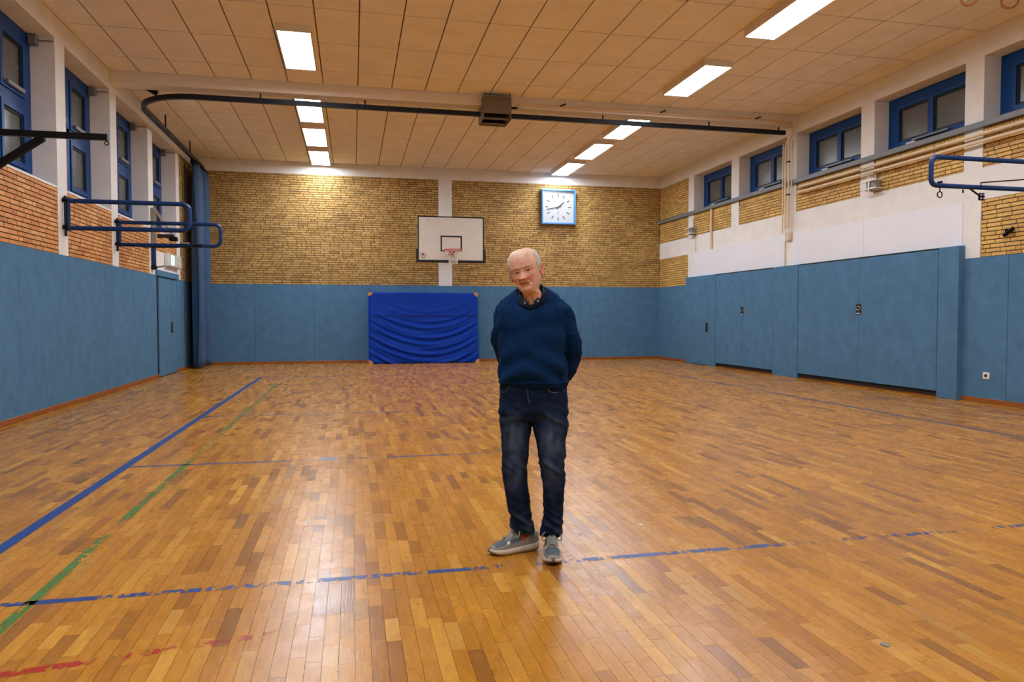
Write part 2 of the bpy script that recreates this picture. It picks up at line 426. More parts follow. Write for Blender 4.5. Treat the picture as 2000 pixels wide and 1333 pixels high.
# ---- wall_back
wb = MB()
wb.box(XL-.5, XR+.5, YB+.012, YB+.4, 0, ZC+.3, 0)
wb.box(XL, XR, YB-.002, YB+.02, 5.228, ZC, 1)
wb.box(2.43, 2.82, YB-.004, YB+.02, 2.1, 5.228, 1)
wall_back = link('wall_back', wb.mesh('wall_back', [M['mortar_back'], M['plaster']]))
tag(wall_back, 'yellow brick end wall above a blue padded dado', 'wall', kind='structure')
scatter(wall_back, 'brick', 'brick_field', brick_region('y', YB, XL, 2.43, ZP, 5.228, 1, 11)+brick_region('y', YB, 2.82, XR, ZP, 5.228, 1, 12), M['brick_back'])

# ---- wall_left
wl = MB(); X0 = XL-.55
wl.box(X0, XL-.012, YR, YB, 0, SILL_L-.03, 0)                       # masonry under the windows
wl.box(X0, XL-.012, 18.79, YB, SILL_L-.03, LINT, 0)
wl.box(X0, XL, YR, YB, LINT, ZC+.05, 1)                             # lintel band
for a, b in PILL: wl.box(X0, XL, a, b, 2.15, LINT, 1)
wl.box(X0, XL, YR, 6.75, SILL_L-.03, LINT, 1)
wl.box(XL-.02, XL-.002, 16.44, 18.48, 2.15, 2.71, 1)                # white patch above the door
wall_left = link('wall_left', wl.mesh('wall_left', [M['mortar'], M['plaster']]))
tag(wall_left, 'left wall with tall window bays over orange brick and blue padding', 'wall', kind='structure')
for (a0, a1), (b0, b1) in zip(PILL, PILL[1:]):
    MB().box(XL-.34, XL+.004, a1, b0, SILL_L-.03, SILL_L).build('window_sill', M['plaster'], wall_left)
br = []
for i, (ua, ub, za, zb) in enumerate([(7.08, 9.09, ZP, 3.12), (9.43, 11.41, ZP, 3.12), (11.76, 13.75, ZP, 3.12), (14.10, 16.09, ZP, 3.12), (16.45, 18.47, 2.71, 3.12), (18.80, YB, ZP, LINT)]):
    q = brick_region('x', XL, ua, ub, za, zb, 1, 21+i); NF = len(q); br += q
scatter(wall_left, 'brick', 'brick_field', br[:-NF], M['brick_left'], 250); scatter(wall_left, 'brick', 'brick_field', br[-NF:], M['brick_back'], 50)

# ---- wall_right
wr = MB(); X1 = XR+.55
wr.box(XR+.012, X1, YR, YB, 0, SILL_R-.01, 0)
wr.box(XR+.012, X1, 18.79, YB, SILL_R-.01, LINT, 0)
wr.box(XR, X1, YR, YB, 5.2, ZC+.05, 1)
for a, b in PILL: wr.box(XR-.001, X1, a+.02, b+.02, 3.5, 5.2, 1)
wr.box(XR, X1, YR, 6.77, 2.15, 5.2, 1)
wr.box(XR-.003, XR+.02, 6.7, YB, 3.052, 3.532, 1)                   # white ring-beam band
wr.box(XR-.002, XR+.02, 9.12, 9.46, 2.15, 3.06, 1); wr.box(XR-.002, XR+.02, 13.8, 14.2, 2.3, 3.06, 1); wr.box(XR-.002, XR+.02, 18.45, 18.82, 2.15, 3.06, 1)
wall_right = link('wall_right', wr.mesh('wall_right', [M['mortar'], M['plaster']]))
tag(wall_right, 'right wall with high windows, ochre brick, white band and blue doors', 'wall', kind='structure')
br = []
for i, (ua, ub, za, zb) in enumerate([(6.79, 9.11, 3.532, 4.0), (9.45, 11.43, 3.532, 4.0), (11.78, 13.77, 3.532, 4.0), (14.12, 16.11, 3.532, 4.0), (16.47, 18.49, 3.532, 4.0), (18.82, YB, 3.532, 5.2), (18.82, YB, ZP, 3.052), (6.79, 9.12, ZP, 3.052)]):
    br += brick_region('x', XR, ua, ub, za, zb, -1, 41+i)
for a, b in zip(PILL, PILL[1:]):                                    # soldier course under the window sills
    y = a[1]+.05
    while y < b[0]-.02:
        c = (XR+.007, y, 4.062); v, z = in_view(c, 0); br.append((c, (.01, .0515, .112), .006*.43/z**2*.3 if v else 0)); y += BH
scatter(wall_right, 'brick', 'brick_field', br, M['brick_right'])
for ya, yb in ((14.13, 18.47), (9.44, 11.645), (11.65, 13.855)):
    MB().cbox(XR-.018, XR, ya, yb, 2.36, 3.062, .004).build('white_board', M['board_white'], wall_right)

# ---- wall_rear (behind the camera)
wall_rear = link('wall_rear', MB().box(XL-.5, XR+.5, YR-.3, YR, 0, ZC+.3).mesh('wall_rear', M['plaster']))
tag(wall_rear, 'plain plaster wall behind the photographer', 'wall', kind='structure')

# ---- padded dado panels
def panel_x(parent, x, sgn, ya, yb, z0, z1, th=.022, name='wall_panel'):
    a, b = sorted((x-sgn*.012, x+sgn*(th-.012)))
    return MB().cbox(a, b, ya+.0025, yb-.0025, z0, z1, .004).build(name, M['panel'], parent)
for ya, yb in zip([YR, -4., -2., 0, 2., 3.7, 5.3, 6.9, 8.5, 10.09, 11.69, 13.3, 14.9], [-4., -2., 0, 2., 3.7, 5.3, 6.9, 8.5, 10.09, 11.69, 13.3, 14.9, 16.56]):
    panel_x(wall_left, XL, 1, ya, yb, .05, ZP)
panel_x(wall_left, XL, 1, 18.36, YB, .05, ZP)
for xa, xb in zip([XL, -2.6, -1.05, .5, 2.05, 3.6, 5.15, 6.7, 8.25], [-2.6, -1.05, .5, 2.05, 3.6, 5.15, 6.7, 8.25, XR]):
    MB().cbox(xa+.002, xb-.002, YB-.012, YB+.01, .05, ZP, .004).build('wall_panel', M['panel'], wall_back)
panel_x(wall_right, XR, -1, 18.72, YB, .05, ZP)
for ya, yb in zip([YR, -3.6, -1.2, 1.2, 3.0, 4.6, 6.2, 7.8, 8.62], [-3.6, -1.2, 1.2, 3.0, 4.6, 6.2, 7.8, 8.62, 9.4]):
    panel_x(wall_right, XR, -1, ya, yb, .05, ZP)
for ya, yb in ((18.34, 18.73), (17.02, 17.41), (13.50, 14.42), (9.385, 9.785)):
    panel_x(wall_right, XR, -1, ya, yb, .0, 2.39, th=.13, name='door_surround_panel')
MB().box(XR-.02, XR+.05, 9.5, 18.5, 0, 2.37).build('door_recess', M['panel_dark'], wall_right)

# ---- baseboards
def base_piece(parent, x0, x1, y0, y1): return MB().cbox(x0, x1, y0, y1, 0, .072, .004).build('board', M['baseboard'], parent)
bl = empty('baseboard_left', (XL, 8, 0), 'orange-brown wooden baseboard along the left wall', 'baseboard', kind='structure')
for ya, yb in ((YR, 4.), (4., 7.5), (7.5, 10.83), (10.83, 13.7), (13.7, 16.66), (18.33, YB)): base_piece(bl, XL, XL+.022, ya, yb-.004)
bb = empty('baseboard_back', (2.6, YB, 0), 'orange-brown wooden baseboard along the brick end wall', 'baseboard', kind='structure')
for xa, xb in ((XL, -.5), (-.5, 3.), (3., 6.2), (6.2, XR)): base_piece(bb, xa, xb-.004, YB-.03, YB-.008)
brd = empty('baseboard_right', (XR, 8, 0), 'orange-brown wooden baseboard along the right wall', 'baseboard', kind='structure')
for ya, yb in ((YR, 2.), (2., 5.), (5., 7.6), (7.6, 9.42), (18.6, YB)): base_piece(brd, XR-.028, XR-.004, ya, yb-.004)

# ---- doors
d1 = empty('door_1', (XL, 17.46, 0), 'blue padded door under an exit sign at the end of the left wall', 'door', kind='structure')
MB().cbox(XL-.01, XL+.05, 16.52, 18.42, 2.17, 2.30).build('door_header', M['panel'], d1)
MB().box(XL-.011, XL+.004, 16.64, 18.28, .0, 2.17).build('door_frame', M['panel_dark'], d1)
MB().cbox(XL-.01, XL+.03, 16.66, 17.78, .012, 2.145).build('door_leaf', M['panel'], d1)
MB().cbox(XL-.01, XL+.03, 17.79, 18.26, .012, 2.145).build('door_leaf', M['panel'], d1)
h = MB().cbox(XL+.028, XL+.036, 17.66, 17.87, .94, 1.18, .01).build('handle_plate', M['brown_black'], d1)
MB().tube(fillet([(XL+.036, 17.72, 1.0), (XL+.06, 17.72, 1.0), (XL+.06, 17.72, 1.13), (XL+.036, 17.72, 1.13)], .015), .008, 8).build('handle_bar', M['steel'], h)
PX = XR-.118
d2 = empty('door_2', (XR, 17.9, 0), 'narrow blue padded door with a black handle recess', 'door', kind='structure')
MB().cbox(PX, XR, 17.415, 18.335, .014, 2.39).build('door_leaf', M['panel'], d2)
MB().cbox(PX-.004, PX+.01, 17.40, 17.54, .885, 1.13, .004).build('handle_recess', M['brown_black'], d2)
def double_door(name, ya, ym, yb, zb, label):
    d = empty(name, (XR, (ya+yb)/2, 0), label, 'door', kind='structure')
    MB().cbox(PX+.004, XR, ya+.012, ym-.002, zb, 2.365).build('door_leaf', M['panel'], d)
    MB().cbox(PX+.004, XR, ym+.002, yb-.012, zb, 2.365).build('door_leaf', M['panel'], d)
    MB().box(PX+.03, XR, ya+.01, yb-.01, .03, zb-.002).build('bottom_gap', M['panel_dark'], d)
    MB().box(PX+.05, XR, ya+.01, yb-.01, .0, .03).build('threshold', M['baseboard'], d)
    MB().box(PX+.02, XR, ya+.008, yb-.008, 2.367, 2.392).build('top_gap', M['panel_dark'], d)
    hp = MB().cbox(PX-.004, PX+.006, ym-.07, ym+.07, 1.335, 1.53, .012).build('handle_shell', M['brown_black'], d)
    pts = [(PX-.008, ym+.05*math.cos(t), 1.45+.035*math.sin(t)) for t in np.linspace(0, 2*PI, 18)[:-1]]
    MB().tube(pts, .006, 6, closed=True).build('handle_ring', M['steel'], hp)
    MB().cbox(PX-.006, PX+.002, ym-.055, ym+.055, 1.345, 1.365, .004).build('shell_lip', M['white_metal'], hp)
double_door('door_3', 14.42, 15.72, 17.02, .10, 'smaller blue padded double door of the equipment store')
double_door('door_4', 9.785, 11.63, 13.50, .10, 'wide blue padded double door nearest the right wall socket')

# ---- windows
def bar(mb, xp, s, d0, d1, ya, yb, za, zb, mat=0):
    a, b = sorted((xp+s*d0, xp+s*d1)); mb.box(a, b, ya, yb, za, zb, mat)
def rect_frame(mb, xp, s, d0, d1, ya, yb, za, zb, wd):
    bar(mb, xp, s, d0, d1, ya, ya+wd, za, zb); bar(mb, xp, s, d0, d1, yb-wd, yb, za, zb)
    bar(mb, xp, s, d0, d1, ya+wd, yb-wd, za, za+wd); bar(mb, xp, s, d0, d1, ya+wd, yb-wd, zb-wd, zb)
def sash(root, xp, s, ya, yb, za, zb):
    """one casement: raised blue frame, black gasket, frosted pane"""
    mb = MB(); rect_frame(mb, xp, s, -.02, .03, ya, yb, za, zb, .07); sf = mb.build('sash_frame', M['win_blue'], root)
    mb = MB(); rect_frame(mb, xp, s, -.02, .008, ya+.07, yb-.07, za+.07, zb-.07, .03); mb.build('gasket', M['gasket'], sf)
    mb = MB(); bar(mb, xp, s, -.02, -.012, ya+.09, yb-.09, za+.09, zb-.09); mb.build('pane', M['pane'], sf)
XWL, XWR = XL-.326, XR+.31
names_l = ['first', 'second', 'third', 'fourth', 'fifth']
for i, ((a0, a1), (b0, b1)) in enumerate(zip(PILL, PILL[1:])):
    ya, yb, za, zb = a1, b0, SILL_L, LINT; ym = (ya+yb)/2
    wdw = empty('window_%d' % (i+1), (XWL, ym, za), 'tall blue framed window in the left wall, %s from the photographer' % names_l[i], 'window', kind='structure')
    mb = MB()
    for (p, q, r_, t) in ((ya, ya+.19, za, zb), (yb-.19, yb, za, zb), (ya+.19, yb-.19, zb-.17, zb), (ya+.19, yb-.19, za, za+.16), (ya+.19, yb-.19, 4.13, 4.28)): bar(mb, XWL, 1, -.05, .012, p, q, r_, t)
    bar(mb, XWL, 1, -.05, .012, ym-.06, ym+.06, za+.16, zb-.17); mb.build('window_frame', M['win_blue'], wdw)
    mb = MB(); bar(mb, XWL, 1, -.06, -.03, ya+.1, yb-.1, za+.1, zb-.1); mb.build('backing', M['gasket'], wdw)
    for p, q in ((ya+.20, ym-.07), (ym+.07, yb-.20)):
        sash(wdw, XWL, 1, p, q, 4.29, zb-.18); sash(wdw, XWL, 1, p, q, za+.17, 4.12)
        MB().cbox(XWL+.03, XWL+.075, p+.12, q-.12, 4.33, 4.385, .006).build('opener_bar', M['grey_metal'], wdw)
    g = MB().cbox(XWL+.02, XWL+.13, yb-.10, yb-.004, LINT-.15, LINT-.02, .008).build('opener_gearbox', M['grey_metal'], wdw)
    MB().tube([(XWL+.12, yb-.03, LINT-.07), (XL-.005, yb-.03, LINT-.07)], .009, 8).build('crank_rod', M['grey_metal'], g)
for i, ((a0, a1), (b0, b1)) in enumerate(zip(PILL, PILL[1:])):
    ya, yb, za, zb = a1+.02, b0+.02, SILL_R, 5.2; ym = (ya+yb)/2
    wdw = empty('window_%d' % (i+6), (XWR, ym, za), 'low blue framed window high in the right wall, %s from the photographer' % names_l[i], 'window', kind='structure')
    mb = MB()
    for (p, q, r_, t) in ((ya, ya+.19, za, zb), (yb-.19, yb, za, zb), (ya+.19, yb-.19, zb-.14, zb), (ya+.19, yb-.19, za, za+.17)): bar(mb, XWR, -1, -.05, .012, p, q, r_, t)
    mb.build('window_frame', M['win_blue'], wdw)
    mb = MB(); bar(mb, XWR, -1, -.06, -.03, ya+.1, yb-.1, za+.1, zb-.1); mb.build('backing', M['gasket'], wdw)
    mb = MB(); bar(mb, XWR, -1, -.02, .03, ym-.055, ym+.055, za+.25, zb-.22); mb.build('mullion', M['win_blue'], wdw)
    mb = MB(); rect_frame(mb, XWR, -1, -.02, .03, ya+.20, yb-.20, za+.18, zb-.15, .07); sf = mb.build('sash_frame', M['win_blue'], wdw)
    for p, q in ((ya+.27, ym-.055), (ym+.055, yb-.27)):
        mb = MB(); rect_frame(mb, XWR, -1, -.02, .008, p, q, za+.25, zb-.22, .03); mb.build('gasket', M['gasket'], sf)
        mb = MB(); bar(mb, XWR, -1, -.02, -.012, p+.02, q-.02, za+.27, zb-.24); mb.build('pane', M['pane'], sf)
    ob = MB().cbox(XWR-.085, XWR-.035, ym-.42, ym+.36, za+.19, za+.225, .006).build('opener_bar', M['grey_metal'], wdw)
    MB().cbox(XWR-.075, XWR-.03, ym+.30, ym+.5, za+.13, za+.19, .006).build('opener_bracket', M['white_metal'], ob)
    MB().box(XWR-.30, XWR-.012, ya, yb, za-.015, za).build('sill', M['grey_metal'], wdw)
# ================================================================== OBJECTS
# ---- ceiling lamps
lamp_y = [(14.42, 'behind the beam'), (16.62, ''), (18.85, '')]
ROWS = [(-.81, 'left'), (5.972, 'right')]
def ceiling_lamp(x, y0, label, group):
    y1 = y0+1.66
    t = empty('ceiling_lamp', (x, (y0+y1)/2, ZC-.107), label, 'lamp', group)
    h = MB(); zt, zb = ZC, ZC-.107
    h.cbox(x-.25, x+.25, y0, y0+.02, zb, zt, .003); h.cbox(x-.25, x+.25, y1-.02, y1, zb, zt, .003)
    h.cbox(x-.25, x-.232, y0+.02, y1-.02, zb, zt, .003); h.cbox(x+.232, x+.25, y0+.02, y1-.02, zb, zt, .003)
    h.box(x-.24, x+.24, y0+.01, y1-.01, zt-.02, zt-.004)
    h.build('housing', M['lamp_box'], t)
    MB().box(x-.231, x+.231, y0+.021, y1-.021, zb+.002, zb+.010).build('diffuser', M['lamp'], t)
    for dy in (y0+.03, y1-.03):
        for dx in (-.08, .06):
            MB().cyl((x+dx, dy, zb), (0, 0, 1), .008, .006, 8).build('screw', M['grey_metal'], t)
ordw = {0: 'far end, next to the brick wall', 1: 'second from the brick wall', 2: 'third from the brick wall, behind the beam', 3: 'fourth from the brick wall, before the beam', 4: 'fifth from the brick wall', 5: 'sixth from the brick wall', 6: 'seventh from the brick wall', 7: 'eighth from the brick wall', 8: 'ninth from the brick wall', 9: 'tenth from the brick wall'}
for x, side in ROWS:
    for i, y0 in enumerate([18.87, 16.64, 14.42, 11.07, 8.20, 5.33, 2.46, -.41, -3.28]):
        ceiling_lamp(x, y0, 'ceiling lamp of the %s row, %s' % (side, ordw[i]), 'fluorescent ceiling lamps')

# ---- curtain rail under the beam, bending round along the left wall
RZ = 5.228; RY = 13.92; RX = -3.82
path = [(2.44, RY, RZ), (0, RY, RZ)]
cx, cy, rad = RX+1.1, RY+1.1, 1.1
path += [(cx-rad*math.sin(t), cy-rad*math.cos(t), RZ) for t in np.linspace(0, PI/2, 22)]
path += [(RX, 17, RZ), (RX, 20.45, RZ)]
cr = empty('curtain_rail', (2.6, RY, RZ-.055), 'dark steel curtain rail hung under the beam and curving along the left wall', 'rail')
prof = [(-.035, -.043), (.035, -.043), (.035, .043), (-.035, .043)]
rings = []
P_ = [Vector(p) for p in path]
for i, p in enumerate(P_):
    t = (P_[min(i+1, len(P_)-1)]-P_[max(i-1, 0)]).normalized(); n = Vector((t.y, -t.x, 0))
    rings.append([p+n*a+Vector((0, 0, b)) for a, b in prof])
MB().ringloft(rings, smooth=False).build('track', M['rail_blue'], cr); MB().box(3.01, 9.06, RY-.035, RY+.035, RZ-.043, RZ+.043).build('track', M['rail_blue'], cr)
for x in (-1.6, .26, 4.95, 7.28, 8.9): MB().box(x-.012, x+.012, RY-.03, RY-.01, RZ+.04, 5.36).build('hanger_rod', M['black_metal'], cr)
for y in (16.54, 18.88): MB().box(RX-.012, RX+.012, y-.012, y+.012, RZ+.05, ZC+.001).build('hanger_rod', M['black_metal'], cr)
hx, hy = cx-rad*math.sin(.75), cy-rad*math.cos(.75)
MB().add([(hx-.12, 14.09, 5.36), (hx+.1, 14.09, 5.36), (hx+.1, 14.11, 5.20+.12), (hx+.05, 14.2, 5.29), (hx-.12, 14.11, 5.36), (hx+.03, 14.2, 5.29)], [(0, 1, 2, 3, 5), (0, 4, 1), (4, 5, 3, 2, 1)]).build('corner_bracket', M['black_metal'], cr)

# ---- gathered divider curtain in the far left corner
def curtain(name, x0, x1, y0, y1, z0, z1, folds, mat, label):
    t = empty(name, ((x0+x1)/2, (y0+y1)/2, z0), label, 'curtain')
    return t
ct = empty('divider_curtain', (RX, 19.95, .03), 'blue divider curtain gathered in the far left corner', 'curtain')
mcurt = pmat('curtain_cloth', srgb(46, 82, 124), .6, var=.15, vs=3., sheen=.2)
nf = 140
def curt_pt(i, z):
    u = i/(nf-1); y = 19.20+u*1.45
    amp = .095+.03*math.sin(u*9+1); pinch = .72+.28*min(1, (RZ-z)/1.2)
    return (RX+.03+amp*pinch*math.sin(u*2*PI*6.5+.5*math.sin(z*.8))+.012*math.sin(u*60), y, z)
mb = MB(); zs = np.linspace(.03, 5.08, 26); v = [curt_pt(i, z) for z in zs for i in range(nf)]
fc = [(j*nf+i, j*nf+i+1, (j+1)*nf+i+1, (j+1)*nf+i) for j in range(len(zs)-1) for i in range(nf-1)]
mb.add(v, fc, 0, True); cl = mb.build('cloth', mcurt, ct)
sm = cl.modifiers.new('thickness', 'SOLIDIFY'); sm.thickness = .006
for i in range(14):
    y = 19.15+i*.105
    MB().cbox(RX-.05, RX+.05, y-.022, y+.022, 5.06, RZ-.045, .012).build('runner', M['black_metal'], ct)
    MB().tube([(RX+.09, y, 5.06+.03*(i % 2)), (RX+.11, y+.02, 5.12), (RX+.06, y, 5.165)], .012, 6).build('runner_hook', M['black_metal'], ct)
nt_ = empty('divider_net', (XL+.1, 19.1, .05), 'dark gathered net cords hanging between the blue curtain and the exit door', 'net')
for i, y in enumerate((18.70, 18.84, 18.98, 19.10)):
    MB().tube([(XL+.1+.03*math.sin(i*2.1), y+.015*math.sin(i+z), z) for z in np.linspace(.05, 5.0, 12)], .006+.003*(i % 2), 6).build('cord', M['black_metal'], nt_)

# ---- curtain motor under the beam
mo = empty('curtain_motor', (2.73, 13.85, 5.06), 'grey boxy curtain drive motor hung at the middle of the beam', 'motor')
mgrey = pmat('motor_grey', srgb(118, 108, 92), .6, var=.08)
MB().cbox(2.45, 3.0, 13.58, 13.60, 5.17, 5.49, .004).build('front_cover', mgrey, mo)
MB().cbox(2.45, 2.47, 13.60, 14.12, 5.07, 5.49, .004).build('side_plate', mgrey, mo)
MB().cbox(2.98, 3.0, 13.60, 14.12, 5.07, 5.49, .004).build('side_plate', mgrey, mo)
MB().cbox(2.47, 2.98, 13.60, 14.10, 5.30, 5.34, .004).build('base_plate', M['grey_metal'], mo)
MB().cyl((2.73, 13.85, 5.2), (1, 0, 0), .075, .40, 18).build('drum', M['black_metal'], mo)
MB().cbox(2.47, 2.98, 14.06, 14.12, 5.06, 5.10, .004).build('bottom_rail', mgrey, mo)
MB().cbox(2.47, 2.98, 13.72, 13.78, 5.10, 5.13, .004).build('bottom_rail', mgrey, mo)
MB().cbox(2.47, 2.98, 14.10, 14.12, 5.12, 5.49, .004).build('dark_back_plate', M['black_metal'], mo)  # black sheet added for the shade inside the housing
for x in (2.47, 2.97): MB().tube([(x, 13.59, 5.49), (x, 13.59, ZC)], .008, 6).build('suspension_rod', M['black_metal'], mo)
MB().tube([(3.0, 13.72, 5.33), (3.14, 13.72, 5.33)], .022, 10).build('cable_gland', M['black_metal'], mo)

# ---- cable conduit along the beam and down the right wall
cd_ = empty('cable_conduit', (6.2, 13.75, 5.4), 'cream cable conduit along the beam and down the right wall', 'conduit')
MB().tube(fillet([(3.17, 13.735, 5.33), (3.2, 13.735, 5.41), (8.9, 13.735, 5.41)], .04), .022, 8).build('pipe', M['cream_pipe'], cd_)
for k, (dy, dz) in enumerate(((0, 0), (.12, -.09))):
    MB().tube(fillet([(8.75, 13.735, 5.40+dz), (9.12, 13.735, 5.40+dz), (9.12, 13.735, 5.2+dz/2), (XR-.10, 13.90+dy, 5.02), (XR-.10, 13.90+dy, 3.2)], .06), .022, 8).build('pipe', M['cream_pipe'], cd_)
for y in (13.80, 14.12): MB().tube([(XR-.095, y, 5.05), (XR-.095, y, 3.1)], .014, 8).build('pipe', M['cream_pipe'], cd_)
for x in (4.05, 6.15, 8.28):
    MB().tube([(x-.05, 13.70, 5.42), (x+.07, 13.70, 5.47)], .014, 6).build('clip', M['black_metal'], cd_)
for z in (4.6, 3.9): MB().cbox(XR-.128, XR-.078, 13.86, 13.95, z, z+.03, .004).build('clip', M['black_metal'], cd_)

# ---- cable tray and heating pipes along the right wall
tr = MB().cbox(XR-.075, XR-.004, 6.6, YB-.03, 4.125, 4.215, .006).build('cable_tray', pmat('tray_grey', srgb(120, 124, 128), .5, var=.1))
tag(tr, 'grey cable tray running below the right-hand windows', 'cable tray')
hp_ = empty('heating_pipe', (XR-.1, 9, 3.9), 'pair of cream heating pipes below the grey cable tray', 'pipes')
for z in (4.012, 3.905):
    MB().tube(fillet([(XR-.03, 13.62, z), (XR-.1, 13.55, z), (XR-.1, 6.2, z)], .03), .026, 10).build('pipe', M['cream_pipe'], hp_)
for y in (7.2, 9.9, 11.62):
    for z in (4.012, 3.905): MB().tube([(XR-.012, y, z), (XR-.135, y, z), (XR-.135, y, z+.03)], .007, 6).build('clamp', M['grey_metal'], hp_)

# ---- caged wall boxes
def caged_box(y, z, s, label):
    t = empty('caged_wall_box', (XR-.1, y, z-s), label, 'box', 'caged boxes on the right wall')
    MB().cbox(XR-.16, XR-.004, y-s*.62, y+s*.62, z-s*.6, z+s*.6, .012).build('case', pmat('box_grey', srgb(150, 152, 152), .5), t)
    MB().cbox(XR-.165, XR-.155, y-s*.5, y+s*.5, z-s*.45, z+s*.45, .004).build('front_plate', pmat('box_glass', srgb(120, 124, 128), .3), t)
    for dz in (-.42, .42): MB().cbox(XR-.20, XR-.18, y-s*1.15, y+s*1.15, z+s*dz-.014, z+s*dz+.014, .004).build('guard_bar', M['white_metal'], t)
    MB().cbox(XR-.19, XR-.175, y-.016, y+.016, z-s*.8, z+s*.9, .004).build('guard_bar', M['white_metal'], t)
    for dy in (-s*1.0, s*1.0):
        for dz in (-.42, .42): MB().tube([(XR-.185, y+dy, z+s*dz), (XR-.003, y+dy, z+s*dz)], .008, 6).build('guard_pin', M['white_metal'], t)
    MB().tube([(XR-.03, y+.02, z+s*.6), (XR-.03, y+.02, z+s*.6+.25)], .014, 8).build('cable', M['cream_pipe'], t)
caged_box(11.33, 3.66, .17, 'grey box behind white guard bars below the second window pillar')
caged_box(18.45, 3.66, .17, 'small grey box behind white guard bars near the far right corner')
cb = MB().cbox(XR-.07, XR-.004, 13.87, 14.07, 2.95, 3.11, .008).build('junction_box', M['cream_pipe'], wall_right); cb['label'] = 'small beige junction box'
for i in range(3): MB().tube([(XR-.075, 13.89+.07*i, 2.93), (XR-.078, 13.9+.07*i, 3.15)], .008, 6).build('guard_bar', M['white_metal'], cb)
MB().tube([(XR-.02, 14.13, 2.95), (XR-.02, 14.13, 2.4)], .012, 8).build('down_pipe', M['cream_pipe'], cb)
MB().tube([(XR-.03, 18.32, 3.5), (XR-.03, 18.32, 3.08)], .012, 8).build('wall_cable', M['cream_pipe'], wall_right)
MB().tube([(XR-.05, 17.4, 4.12), (XR-.05, 17.4, 3.08)], .03, 10).build('wall_pipe', M['cream_pipe'], wall_right)

# ---- wall socket, black sensor
so = empty('wall_socket', (XR-.02, 8.953, .36), 'white wall socket with a dark round hole near the right frame edge', 'socket')
MB().cbox(XR-.022, XR-.009, 8.895, 9.01, .358, .462, .005).build('plate', M['white_metal'], so)
MB().cyl((XR-.023, 8.953, .412), (1, 0, 0), .024, .008, 16).build('hole', M['gasket'], so)
se = empty('wall_hook', (XR-.04, 8.59, 2.44), 'short black clamp fixed to the bare brick at the right edge', 'hook')
MB().tube([(XR-.05, 8.67, 2.465), (XR-.05, 8.52, 2.555)], .028, 12).build('barrel', M['black_metal'], se)
MB().tube([(XR-.05, 8.62, 2.48), (XR-.06, 8.63, 2.56)], .02, 8).build('lever', M['black_metal'], se)
MB().tube([(XR-.05, 8.59, 2.51), (XR-.004, 8.59, 2.51)], .018, 8).build('stem', M['black_metal'], se)

# ---- swing frames on the walls
def swing_frame(xw, s, y, z0, z1, reach, label, extra):
    t = empty('swing_frame', (xw, y, z0-.1), label, 'swing frame', 'blue tubular swing frames on the walls')
    x0 = xw+s*.075; x1 = xw+s*reach
    MB().tube(fillet([(x0, y, z1), (x1, y, z1), (x1, y, z0), (x0, y, z0)], .12, 8), .034, 12).build('tube', M['tube_blue'], t)
    MB().tube([(x0, y, z0-.04), (x0, y, z1+.04)], .024, 10).build('hinge_tube', M['tube_blue'], t)
    MB().tube([(xw+s*.035, y, z0-.12), (xw+s*.035, y, z1+.07)], .02, 10).build('hinge_post', M['rail_blue'], t)
    for z in (z0, z1):
        MB().cbox(min(xw-.001, xw+s*.1), max(xw+.001, xw+s*.1), y-.03, y+.03, z-.02, z+.02, .006).build('hinge', M['black_metal'], t)
        MB().cyl((xw+s*.035, y-.04, z+.02), (0, 1, 0), .02, .05, 10).build('bolt', M['black_metal'], t)
    if extra == 'cord':
        MB().tube([(x0, y-.04, z0+.02), (xw+s*.5, y-.05, z0-.05), (xw+s*1.0, y-.04, z0-.04), (xw+s*1.25, y-.04, z0-.01)], .008, 6).build('cord', M['black_metal'], t)
    return t
swing_frame(XL, 1, 11.58, 2.585, 2.975, 1.70, 'longer blue tubular swing frame on the white pillar nearest the camera', '')
t2 = swing_frame(XL, 1, 13.92, 2.575, 2.965, 1.74, 'blue tubular swing frame farther along the left wall, with a black cord', 'cord')
MB().cbox(-3.0, -2.84, 13.86, 13.90, 2.60, 2.635, .006).build('latch', M['steel'], t2)
MB().cbox(-2.8, -2.62, 13.87, 13.97, 2.56, 2.60, .006).build('latch_clamp', M['black_metal'], t2)
t3 = empty('hooked_swing_frame', (XR, 9.28, 2.85), 'blue tubular swing frame with a hanging hook on the right wall', 'swing frame', 'blue tubular swing frames on the walls')
t3.location = (XR, 6.93, 2.6)
MB().tube(fillet([(XR-.07, 6.93, 3.09), (6.35, 6.93, 3.09), (6.35, 6.93, 2.772), (XR-.07, 6.93, 2.772)], .09, 8), .027, 12).build('tube', M['tube_blue'], t3)
MB().tube([(XR-.04, 6.93, 2.65), (XR-.04, 6.93, 3.2)], .022, 10).build('hinge_post', M['rail_blue'], t3)
for z in (2.772, 3.09): MB().cbox(XR-.1, XR-.004, 6.90, 6.96, z-.02, z+.02, .006).build('hinge', M['black_metal'], t3)
hk = MB().tube([(6.47, 6.93, 2.81), (6.47, 6.93, 2.71)]+[(6.47+.033*math.sin(a), 6.93, 2.672+.033*math.cos(a)) for a in np.linspace(.5, 2*PI, 14)], .0065, 6).build('hook', M['black_metal'], t3)
MB().cbox(6.455, 6.485, 6.90, 6.96, 2.80, 2.82, .004).build('hook_clip', M['black_metal'], hk)
MB().tube([(6.86, 6.93, 2.76), (7.03, 6.93, 2.665)], .010, 8).build('strut', M['black_metal'], t3)
cp = MB().cbox(6.99, 7.075, 6.915, 6.945, 2.625, 2.71, .012).build('clamp_plate', M['black_metal'], t3)
for dx in (-.02, .02):
    for dz in (-.02, .02): MB().cyl((7.032+dx, 6.914, 2.667+dz), (0, 1, 0), .009, .006, 8).build('bolt', M['white_metal'], cp)
MB().tube([(6.78, 6.93, 2.74), (6.78, 6.93, 2.70)], .009, 8).build('stop_pin', M['black_metal'], t3)
